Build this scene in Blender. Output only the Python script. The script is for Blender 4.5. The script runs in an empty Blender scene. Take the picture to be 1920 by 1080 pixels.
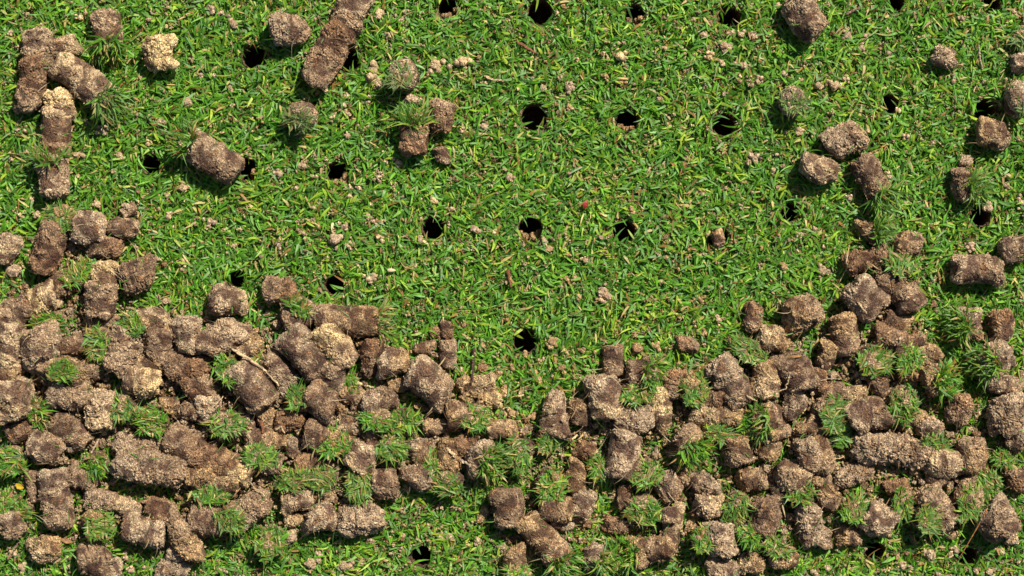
import bpy, math
import numpy as np
from mathutils import Vector, Matrix, Euler

# ------------------------------------------------------------------ camera, sky, sun, exposure
sc = bpy.context.scene
C = sc.collection
S = 0.00025            # metres per photo pixel (1920 px wide) on the turf
CAM_H = 0.90           # camera height in metres
cam_d = bpy.data.cameras.new("camera"); cam = bpy.data.objects.new("camera", cam_d); C.objects.link(cam)
cam.location = (0, 0, CAM_H); cam.rotation_euler = (0, 0, 0)
cam_d.sensor_width = 36; cam_d.lens = 36 * CAM_H / (1920 * S)
cam_d.clip_start = 0.01; cam_d.clip_end = 100
sc.camera = cam

SUN_EL = math.radians(47); SUN_DIR = Vector((0.60, 0.80, 0)).normalized()
w = bpy.data.worlds.new("World"); sc.world = w; w.use_nodes = True
nt = w.node_tree; bg = nt.nodes["Background"]
sky = nt.nodes.new("ShaderNodeTexSky"); sky.sky_type = 'NISHITA'; sky.sun_disc = False
sky.sun_elevation = SUN_EL; sky.sun_rotation = math.atan2(SUN_DIR.x, SUN_DIR.y)
nt.links.new(sky.outputs[0], bg.inputs[0]); bg.inputs[1].default_value = 0.05
sd = bpy.data.lights.new("sun", 'SUN'); so = bpy.data.objects.new("sun", sd); C.objects.link(so)
sd.energy = 5.0; sd.angle = math.radians(0.53); sd.color = (1.0, 0.945, 0.83)
to_sun = Vector((SUN_DIR.x * math.cos(SUN_EL), SUN_DIR.y * math.cos(SUN_EL), math.sin(SUN_EL)))
so.rotation_euler = to_sun.to_track_quat('Z', 'Y').to_euler(); so.location = (0.6, 0.8, 1.5)
sc.view_settings.view_transform = 'Standard'; sc.view_settings.look = 'None'
sc.view_settings.exposure = 0.55; sc.view_settings.gamma = 1; sc.view_settings.use_curve_mapping = False

rng = np.random.default_rng(7)

# ------------------------------------------------------------------ numpy gradient noise
_perm = np.random.default_rng(3).permutation(256).astype(np.int64); _perm = np.concatenate([_perm, _perm, _perm])
_g = np.random.default_rng(4).normal(size=(256, 3)); _g /= np.linalg.norm(_g, axis=1)[:, None]
def pn(P):
    i = np.floor(P).astype(np.int64); f = P - i; i &= 255
    u = f * f * f * (f * (f * 6 - 15) + 10); out = 0
    for dx in (0, 1):
        wx = u[:, 0] if dx else 1 - u[:, 0]
        for dy in (0, 1):
            wy = u[:, 1] if dy else 1 - u[:, 1]
            for dz in (0, 1):
                wz = u[:, 2] if dz else 1 - u[:, 2]
                h = _perm[_perm[_perm[(i[:, 0] + dx) & 255] + ((i[:, 1] + dy) & 255)] + ((i[:, 2] + dz) & 255)]
                g = _g[h]
                out = out + wx * wy * wz * (g[:, 0] * (f[:, 0] - dx) + g[:, 1] * (f[:, 1] - dy) + g[:, 2] * (f[:, 2] - dz))
    return out * 1.6

# ------------------------------------------------------------------ materials
def mat(name):
    m = bpy.data.materials.new(name); m.use_nodes = True
    return m, m.node_tree, m.node_tree.nodes["Principled BSDF"]
def N(nt, t, **k):
    n = nt.nodes.new(t)
    for a, b in k.items(): setattr(n, a, b)
    return n

def soil_material(name, grain=2500, lo=0.40, hi=1.75, bump=0.8):
    m, nt, p = mat(name); L = nt.links.new
    at = N(nt, "ShaderNodeAttribute", attribute_name="tint")
    tc = N(nt, "ShaderNodeTexCoord")
    vo = N(nt, "ShaderNodeTexVoronoi"); vo.inputs["Scale"].default_value = grain
    L(tc.outputs["Object"], vo.inputs["Vector"])
    sx = N(nt, "ShaderNodeSeparateColor"); L(vo.outputs["Color"], sx.inputs[0])
    rp = N(nt, "ShaderNodeValToRGB"); L(sx.outputs[0], rp.inputs[0])
    e = rp.color_ramp.elements
    e[0].position = 0; e[0].color = (lo, lo * .95, lo * .9, 1)
    e[1].position = 0.86; e[1].color = (hi * .78, hi * .75, hi * .70, 1)
    x = e.new(0.55); x.color = (0.95, 0.93, 0.92, 1)
    x = e.new(0.93); x.color = (hi * 1.25, hi * 1.22, hi * 1.18, 1)
    no = N(nt, "ShaderNodeTexNoise"); no.inputs["Scale"].default_value = 520; no.inputs["Detail"].default_value = 5
    L(tc.outputs["Object"], no.inputs["Vector"])
    mr = N(nt, "ShaderNodeMapRange"); mr.inputs[1].default_value = .3; mr.inputs[2].default_value = .7
    mr.inputs[3].default_value = .72; mr.inputs[4].default_value = 1.22; L(no.outputs[0], mr.inputs[0])
    a = N(nt, "ShaderNodeMix", data_type='RGBA', blend_type='MULTIPLY'); a.inputs[0].default_value = 1
    L(at.outputs["Color"], a.inputs[6]); L(rp.outputs[0], a.inputs[7])
    b = N(nt, "ShaderNodeMix", data_type='RGBA', blend_type='MULTIPLY'); b.inputs[0].default_value = 1
    L(a.outputs[2], b.inputs[6]); L(mr.outputs[0], b.inputs[7]); L(b.outputs[2], p.inputs["Base Color"])
    bu = N(nt, "ShaderNodeBump"); bu.inputs["Strength"].default_value = bump; bu.inputs["Distance"].default_value = 0.0004
    ad = N(nt, "ShaderNodeMath", operation='ADD'); L(vo.outputs["Distance"], ad.inputs[0]); L(no.outputs[0], ad.inputs[1])
    L(ad.outputs[0], bu.inputs["Height"]); L(bu.outputs[0], p.inputs["Normal"])
    p.inputs["Roughness"].default_value = .9; p.inputs["Specular IOR Level"].default_value = .25
    return m

def blade_material(name):
    m, nt, p = mat(name); L = nt.links.new
    at = N(nt, "ShaderNodeAttribute", attribute_name="tint")
    tc = N(nt, "ShaderNodeTexCoord")
    no = N(nt, "ShaderNodeTexNoise"); no.inputs["Scale"].default_value = 700; no.inputs["Detail"].default_value = 3
    L(tc.outputs["Object"], no.inputs["Vector"])
    mr = N(nt, "ShaderNodeMapRange"); mr.inputs[1].default_value = .3; mr.inputs[2].default_value = .7
    mr.inputs[3].default_value = .75; mr.inputs[4].default_value = 1.2; L(no.outputs[0], mr.inputs[0])
    a = N(nt, "ShaderNodeMix", data_type='RGBA', blend_type='MULTIPLY'); a.inputs[0].default_value = 1
    L(at.outputs["Color"], a.inputs[6]); L(mr.outputs[0], a.inputs[7])
    L(a.outputs[2], p.inputs["Base Color"])
    p.inputs["Roughness"].default_value = .48; p.inputs["Specular IOR Level"].default_value = .32
    tr = N(nt, "ShaderNodeBsdfTranslucent")
    b = N(nt, "ShaderNodeMix", data_type='RGBA', blend_type='MULTIPLY'); b.inputs[0].default_value = 1
    L(a.outputs[2], b.inputs[6]); b.inputs[7].default_value = (1.5, 1.5, .6, 1); L(b.outputs[2], tr.inputs[0])
    mx = N(nt, "ShaderNodeMixShader"); mx.inputs[0].default_value = .30
    L(p.outputs[0], mx.inputs[1]); L(tr.outputs[0], mx.inputs[2])
    L(mx.outputs[0], nt.nodes["Material Output"].inputs[0])
    return m

M_soil = soil_material("soil_crumbly")
M_crumb = soil_material("soil_crumb_dry", lo=.6, hi=1.45)
M_blade = blade_material("grass_blade")
M_root = soil_material("root_fibre", grain=1500, lo=.75, hi=1.2, bump=.3)

def turf_soil_material():
    m, nt, p = mat("turf_soil"); L = nt.links.new
    tc = N(nt, "ShaderNodeTexCoord")
    n1 = N(nt, "ShaderNodeTexNoise"); n1.inputs["Scale"].default_value = 260; n1.inputs["Detail"].default_value = 6
    L(tc.outputs["Object"], n1.inputs["Vector"])
    r1 = N(nt, "ShaderNodeValToRGB"); L(n1.outputs[0], r1.inputs[0])
    e = r1.color_ramp.elements
    e[0].position = .33; e[0].color = (.030, .026, .010, 1); e[1].position = .66; e[1].color = (.26, .15, .07, 1)
    x = e.new(.5); x.color = (.085, .065, .025, 1)
    L(r1.outputs[0], p.inputs["Base Color"]); p.inputs["Roughness"].default_value = .95
    bu = N(nt, "ShaderNodeBump"); bu.inputs["Distance"].default_value = .001; L(n1.outputs[0], bu.inputs["Height"]); L(bu.outputs[0], p.inputs["Normal"])
    return m
M_turf = turf_soil_material()

# ------------------------------------------------------------------ helpers
def tag(o, label=None, cat=None, group=None, kind=None):
    if label: o['label'] = label
    if cat: o['category'] = cat
    if group: o['group'] = group
    if kind: o['kind'] = kind
    return o

def mesh_np(name, V, F, col=None, material=None, parent=None, smooth=False):
    """V (n,3); F list of (m,k) index arrays (each one k) ; col (n,3) point colour"""
    me = bpy.data.meshes.new(name)
    Fs = F if isinstance(F, list) else [F]
    me.vertices.add(len(V)); me.vertices.foreach_set("co", np.asarray(V, np.float32).ravel())
    loops = np.concatenate([f.ravel() for f in Fs]).astype(np.int32)
    tot = np.concatenate([np.full(len(f), f.shape[1], np.int32) for f in Fs])
    st = np.concatenate([[0], np.cumsum(tot)[:-1]]).astype(np.int32)
    me.loops.add(len(loops)); me.loops.foreach_set("vertex_index", loops)
    me.polygons.add(len(tot)); me.polygons.foreach_set("loop_start", st)
    try: me.polygons.foreach_set("loop_total", tot)
    except Exception: pass
    me.polygons.foreach_set("use_smooth", np.full(len(tot), smooth))
    if col is not None:
        at = me.attributes.new("tint", 'FLOAT_COLOR', 'POINT')
        c4 = np.ones((len(V), 4), np.float32); c4[:, :3] = col
        at.data.foreach_set("color", c4.ravel())
    me.update(calc_edges=True); me.validate()
    if material: me.materials.append(material)
    o = bpy.data.objects.new(name, me); C.objects.link(o)
    if parent is not None: o.parent = parent
    return o

def px(x, y, z=0.0):
    k = (CAM_H - z) / CAM_H
    return np.array([(x - 960) * S * k, (540 - y) * S * k, z])

_cs = {}
def cube_sphere(n):
    if n in _cs: return _cs[n]
    idx = {}; V = []; F = []
    def vid(p):
        k = tuple(p)
        if k not in idx: idx[k] = len(V); V.append(k)
        return idx[k]
    for ax in range(3):
        for s in (0, n):
            for i in range(n):
                for j in range(n):
                    q = []
                    for (a, b) in ((i, j), (i + 1, j), (i + 1, j + 1), (i, j + 1)):
                        p = [0, 0, 0]; p[ax] = s; p[(ax + 1) % 3] = a; p[(ax + 2) % 3] = b; q.append(vid(p))
                    F.append(q if s else q[::-1])
    V = np.array(V, float) / n * 2 - 1
    V = np.tan(V * math.pi / 4)
    V /= np.linalg.norm(V, axis=1)[:, None]
    _cs[n] = (V, np.array(F)); return _cs[n]

TONE = {'d': (.175, .112, .068), 'm': (.272, .185, .112), 'p': (.372, .272, .172), 's': (.43, .315, .180), 'y': (.56, .415, .205),
        'r': (.210, .115, .058), 'o': (.325, .210, .100), 'g': (.322, .240, .158)}

TONE = {k: tuple(np.array(v) * .84 + np.array([.30, .208, .125]) * .16) for k, v in TONE.items()}
def lump(h, r, ta, tb, rough, seed, step=.0005, taper=0.0, bend=0.0, pw=8.0, flat=1.0, cuts=0, shear=0.0, grains=0):
    """irregular broken cylinder of soil along X: half length h, radius r"""
    n = int(np.clip((2 * h + math.pi * r) / 3 / step, 5, 60))
    D, F = cube_sphere(n)
    rs = np.random.default_rng(seed)
    off = rs.uniform(0, 200, 3)
    E = D * np.array([h, r, r]); E /= np.linalg.norm(E, axis=1)[:, None]
    E = .5 * E + .5 * D; E /= np.linalg.norm(E, axis=1)[:, None]
    rad = np.hypot(E[:, 1], E[:, 2])
    t = ((np.abs(E[:, 0]) / h) ** pw + (rad / r) ** pw) ** (-1 / pw)
    P = E * t[:, None]
    P0 = P.copy()
    # broken faces: slice corners off with random planes
    for q in range(cuts):
        nv = rs.normal(size=3) * np.array([1.0, 1, 1]); nv[2] = abs(nv[2]) * .8; nv /= np.linalg.norm(nv)
        sup = np.sqrt((nv[0] * h) ** 2 + (nv[1] ** 2 + nv[2] ** 2) * r * r)
        c0 = sup * rs.uniform(.74, .95); ex = P0 @ nv - c0 + pn(P0 * 1000 / 4 + off + q * 7) * .0007
        P0 = P0 - nv * np.clip(ex, 0, None)[:, None] * .92
    Nn = np.stack([np.sign(P[:, 0]) * (np.abs(P[:, 0]) / h) ** (pw - 1) / h,
                   P[:, 1] / max(r, 1e-9) ** 2 * (np.hypot(P[:, 1], P[:, 2]) / r) ** (pw - 2),
                   P[:, 2] / max(r, 1e-9) ** 2 * (np.hypot(P[:, 1], P[:, 2]) / r) ** (pw - 2)], 1)
    Nn /= np.linalg.norm(Nn, axis=1)[:, None] + 1e-12
    Q = P + off
    mm = 1000.0
    a1 = pn((P * mm / (r * mm * 1.3)) + off)             # big lumps
    a2 = pn(P * mm / 3.4 + off + 17)
    a3 = pn(P * mm / 1.55 + off + 31)
    a4 = pn(P * mm / .8 + off + 47)
    cr = pn(P * np.array([1.0, .45, .45]) * mm / 4.2 + off + 71)     # cracks, mostly across the axis
    crack = np.clip(1 - np.abs(cr) / .07, 0, 1) ** 1.3
    cr2 = pn(P * mm / 3.1 + off + 91); crack2 = np.clip(1 - np.abs(cr2) / .07, 0, 1)
    endf = np.clip((np.abs(P[:, 0]) / h - .62) / .38, 0, 1)
    cq = pn(P * np.array([1.25, .8, .8]) * mm / 6.5 + off + 5) * 1.6 + .10 + .9 * (rough - 1.1) + .55 * endf + .25 * a2   # where the skin has broken up
    crumb = np.clip(cq * 3.2 + .35, 0, 1)
    scale = min(1.0, r / .006)
    kr = min(max(rough - .62, .30), 1.25) if r > .003 else 1.1
    d = scale * (a1 * (.07 + .11 * kr) * r * mm + a2 * (.22 + .80 * crumb * kr) + crumb * .30 + (np.abs(a3) * 1.3 - .25) * (.04 + .75 * crumb * kr) + (a4 + .15) * (.10 + .40 * crumb)
                 - crack * (.55 + .8 * kr * crumb) - crack2 * crumb * .8 * kr) / mm
    P2 = P0 + Nn * d[:, None]
    P2[:, 0] += shear * P[:, 1] * np.abs(P[:, 0]) / h + shear * .5 * P[:, 2] * np.abs(P[:, 0]) / h
    P2[:, 0] += np.sign(P[:, 0]) * endf * scale * pn(P * np.array([0, 1, 1]) * mm / 5 + off + 9) * .0026 * kr
    xs = P[:, 0] / h
    k = 1 - taper * (xs * .5 + .5)
    P2[:, 1] *= k; P2[:, 2] *= k
    P2[:, 1] += bend * r * (xs ** 2 - .4)
    P2[:, 2] *= flat
    # colour: soil strata along the core, patches of smooth dark skin
    ca = np.array(TONE[ta]); cb = np.array(TONE[tb])
    f = np.clip(xs * .5 + .5 + pn(P * mm / 5 + off + 3) * .35, 0, 1); f = f * f * (3 - 2 * f)
    col = ca * (1 - f)[:, None] + cb * f[:, None]
    v = pn(P * mm / 4.5 + off + 55)
    skin = np.clip(1 - crumb + v * .9, 0, 1) * (.74 if r > .003 else .1)
    col = col * (1 - skin[:, None] * np.array([.92, 1.0, .98])) * (1 + .10 * crumb)[:, None]
    col = col * (1 + .24 * pn(P * mm / 2.0 + off + 60))[:, None] * (1 + .20 * np.clip(a1, -1, 1))[:, None]
    red = np.clip(pn(P * mm / 3.6 + off + 66) * 2 - .62, 0, 1) * .75
    col = col * (1 - red[:, None]) + np.array([.21, .105, .045]) * red[:, None]
    if grains:
        # sand grains and crumbs stuck to the skin
        m = int(grains * (h * r + r * r) * 1e6 * 3.4); pick = rs.integers(0, len(P2), m)
        keepg = rs.uniform(0, 1, m) < .12 + .88 * crumb[pick]; pick = pick[keepg]; m = len(pick)
        gD, gF = cube_sphere(1); gr = np.exp(rs.normal(-8.38, .45, m)).clip(.00010, .0007)
        gV = gD[None] * rs.uniform(.6, 1.35, (m, 1, 3)) * rs.uniform(.7, 1.3, (m, 8, 1)) * gr[:, None, None]
        gV = gV + (P2[pick] + Nn[pick] * (gr * .25)[:, None] + rs.normal(0, .0002, (m, 3)))[:, None]
        gC = np.repeat((col[pick] * rs.choice([.55, .9, 1.15, 1.5], m, p=[.30, .36, .26, .08])[:, None])[:, None], 8, 1)
        F = np.concatenate([F, (gF[None] + (np.arange(m) * 8)[:, None, None]).reshape(-1, 4) + len(P2)])
        P2 = np.concatenate([P2, gV.reshape(-1, 3)]); col = np.concatenate([col, gC.reshape(-1, 3)])
    return P2, F, np.clip(col, .01, .8)

def cluster(hx, hy, ta, tb, seed):
    rs = np.random.default_rng(seed); R = min(hx, hy); Vs = []; Fs = []; Cs = []; off = 0
    n = 1 + int(rs.integers(3, 7)) + int(2 * (max(hx, hy) / R - 1))
    for q in range(n):
        a = rs.uniform(0, 6.283); f = rs.uniform(.4, .95) if q else 0
        rr = R * (rs.uniform(.5, .75) if q == 0 else rs.uniform(.2, .48))
        P, F, c = lump(rr * rs.uniform(1, 1.35), rr, ta, tb, 1.9, seed * 11 + q, step=.00040, pw=2.6)
        e = np.array(Euler(rs.uniform(0, 6, 3)).to_matrix()); P = P @ e.T
        P = P + np.array([math.cos(a) * f * hx, math.sin(a) * f * hy, R * rs.uniform(.2, .7)])
        Vs.append(P); Fs.append(F + off); Cs.append(c * rs.uniform(.85, 1.15)); off += len(P)
    return np.concatenate(Vs), np.concatenate(Fs), np.concatenate(Cs)

BC = np.array([(.090, .245, .018), (.140, .330, .022), (.054, .172, .015), (.165, .315, .090), (.30, .42, .035), (.52, .40, .15), (.32, .17, .05)])
def blade_colors(n, p, rs):
    k = rs.choice(7, n, p=p)
    c = BC[k] * rs.uniform(.75, 1.25, (n, 1)) * rs.uniform(.92, 1.08, (n, 3))
    return c
PW = np.array([.27, .28, .15, .12, .12, .035, .025])
def blades(root, dirv, length, width, droop, col, rs, roll=.8, seg=3, bsig=.30):
    """many curved tapered blades: root (n,3), unit dirv (n,3); returns V,F,col"""
    n = len(root); up = np.array([0, 0, 1.0])
    side = np.cross(dirv, up); ln = np.linalg.norm(side, axis=1)[:, None]; side = np.where(ln > 1e-3, side / np.maximum(ln, 1e-6), np.array([1.0, 0, 0]))
    nrm = np.cross(side, dirv)
    a = rs.normal(0, roll, n)[:, None]
    sv = side * np.cos(a) + nrm * np.sin(a)
    bendv = rs.normal(0, bsig, n)[:, None]
    V = []; 
    wprof = [.55, 1.0, .85, .0] if seg == 3 else [.6, 1.0, .95, .62, .0]
    for i in range(seg + 1):
        t = i / seg
        c = root + dirv * (length * t)[:, None] - up * (droop * length * t * t)[:, None] + side * bendv * (length * t * t)[:, None]
        hw = (width * .5 * wprof[i])[:, None]
        if i < seg: V += [c - sv * hw, c + sv * hw]
        else: V += [c]
    V = np.stack(V, 1)                                    # n, 2*seg+1, 3
    m = 2 * seg + 1
    base = (np.arange(n) * m)[:, None]
    q = np.concatenate([base + np.array([[2 * i, 2 * i + 1, 2 * i + 3, 2 * i + 2]]) for i in range(seg - 1)], 0)
    tr = base + np.array([[2 * seg - 2, 2 * seg - 1, 2 * seg]])
    cc = np.repeat(col[:, None, :], m, 1)
    cc[:, :2] = cc[:, :2] * .8 + np.array([.25, .26, .09]) * .2
    return V.reshape(-1, 3), [q, tr], cc.reshape(-1, 3)

def tube(pts, rad, col, sides=6, seed=0, sub=5, jit=.25):
    rs = np.random.default_rng(seed); pts = np.array(pts, float)
    Q = []
    for i in range(len(pts) - 1):
        p0 = pts[max(i - 1, 0)]; p1 = pts[i]; p2 = pts[i + 1]; p3 = pts[min(i + 2, len(pts) - 1)]
        for t in np.arange(sub) / sub:
            Q.append(.5 * ((2 * p1) + (-p0 + p2) * t + (2 * p0 - 5 * p1 + 4 * p2 - p3) * t * t + (-p0 + 3 * p1 - 3 * p2 + p3) * t ** 3))
    Q.append(pts[-1]); Q = np.array(Q); n = len(Q)
    Q += rs.normal(0, rad * jit, Q.shape)
    V = []; 
    for i in range(n):
        d = Q[min(i + 1, n - 1)] - Q[max(i - 1, 0)]; d /= np.linalg.norm(d) + 1e-9
        s = np.cross(d, [0, 0, 1.0]); s /= np.linalg.norm(s) + 1e-9; u = np.cross(s, d)
        r = rad * (1 - .45 * i / (n - 1)) * rs.uniform(.75, 1.25)
        if i in (0, n - 1): r *= .4
        for k in range(sides):
            an = 2 * math.pi * k / sides; V.append(Q[i] + (s * math.cos(an) + u * math.sin(an)) * r * rs.uniform(.85, 1.15))
    F = [[i * sides + k, i * sides + (k + 1) % sides, (i + 1) * sides + (k + 1) % sides, (i + 1) * sides + k] for i in range(n - 1) for k in range(sides)]
    V = np.array(V); F = np.array(F)
    caps = np.array([list(range(sides))[::-1], list(range((n - 1) * sides, n * sides))])
    c = np.array(col) * rs.uniform(.7, 1.25, (len(V), 1))
    return V, [F, caps], c

# ------------------------------------------------------------------ data read off the photograph (pixels of a 1920 wide picture)
# holes: x, y, radius, loose soil inside, label
HOLES = [
 (1013, 22, 23, 0, "clean round black core hole near the top edge, first hole of the middle column"),
 (1191, 28, 19, 1, "top edge core hole half filled with brown crumbs"),
 (1368, 32, 21, 0, "black core hole at the top with pale blades hanging over its right rim"),
 (1002, 220, 25, 0, "largest black core hole, below the clean round one at the top edge"),
 (1176, 226, 21, 1, "ragged core hole with brown crumbs caught across it, right of the largest hole"),
 (1358, 233, 22, 0, "black core hole with clean rim and crumbs at its lower lip, upper right middle"),
 (476, 106, 23, 0, "black core hole below left of the broad clod at the top"),
 (655, 112, 21, 0, "dark core hole beside the lower end of the long dark plug"),
 (282, 308, 19, 0, "small black core hole left of the speckled slanting plug"),
 (462, 318, 21, 1, "core hole touching the right end of the speckled slanting plug"),
 (635, 325, 23, 1, "core hole with tan soil fallen against its lower wall"),
 (813, 428, 21, 0, "black core hole crossed by a single pale grass blade"),
 (995, 430, 23, 1, "wide core hole with brown crumbly lower rim, below the largest hole"),
 (1170, 434, 21, 0, "core hole with a blade hanging from its top, below the small red fragment"),
 (1347, 446, 19, 0, "core hole plugged by a small brown clod"),
 (1481, 399, 17, 0, "small shaded core hole in the turf left of the dark slanting plug"),
 (1837, 405, 19, 0, "core hole in dense turf above the thick horizontal plug"),
 (445, 523, 17, 0, "small core hole directly above the round speckled clod"),
 (628, 535, 19, 0, "core hole directly above the long horizontal plug with frayed end"),
 (985, 640, 22, 0, "core hole in the open turf just above the plug band"),
 (1680, 5, 16, 0, "core hole cut by the top edge, right of the rounded top clod"),
 (1860, 5, 17, 0, "core hole cut by the top edge near the right corner"),
 (1668, 195, 17, 0, "small core hole overhung by turf between two long clumps at upper right"),
 (1847, 207, 21, 0, "core hole above the square clod at upper right"),
 (842, 14, 20, 1, "top edge core hole choked with brown crumbs, left of the clean round one"),
 (790, 1043, 20, 0, "core hole in open turf at the bottom edge"),
 (1640, 1033, 18, 0, "shaded core hole under the tufted plug near the bottom right"),
 (1812, 1040, 20, 0, "core hole at the lower tip of the long orange needle"),
]
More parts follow.
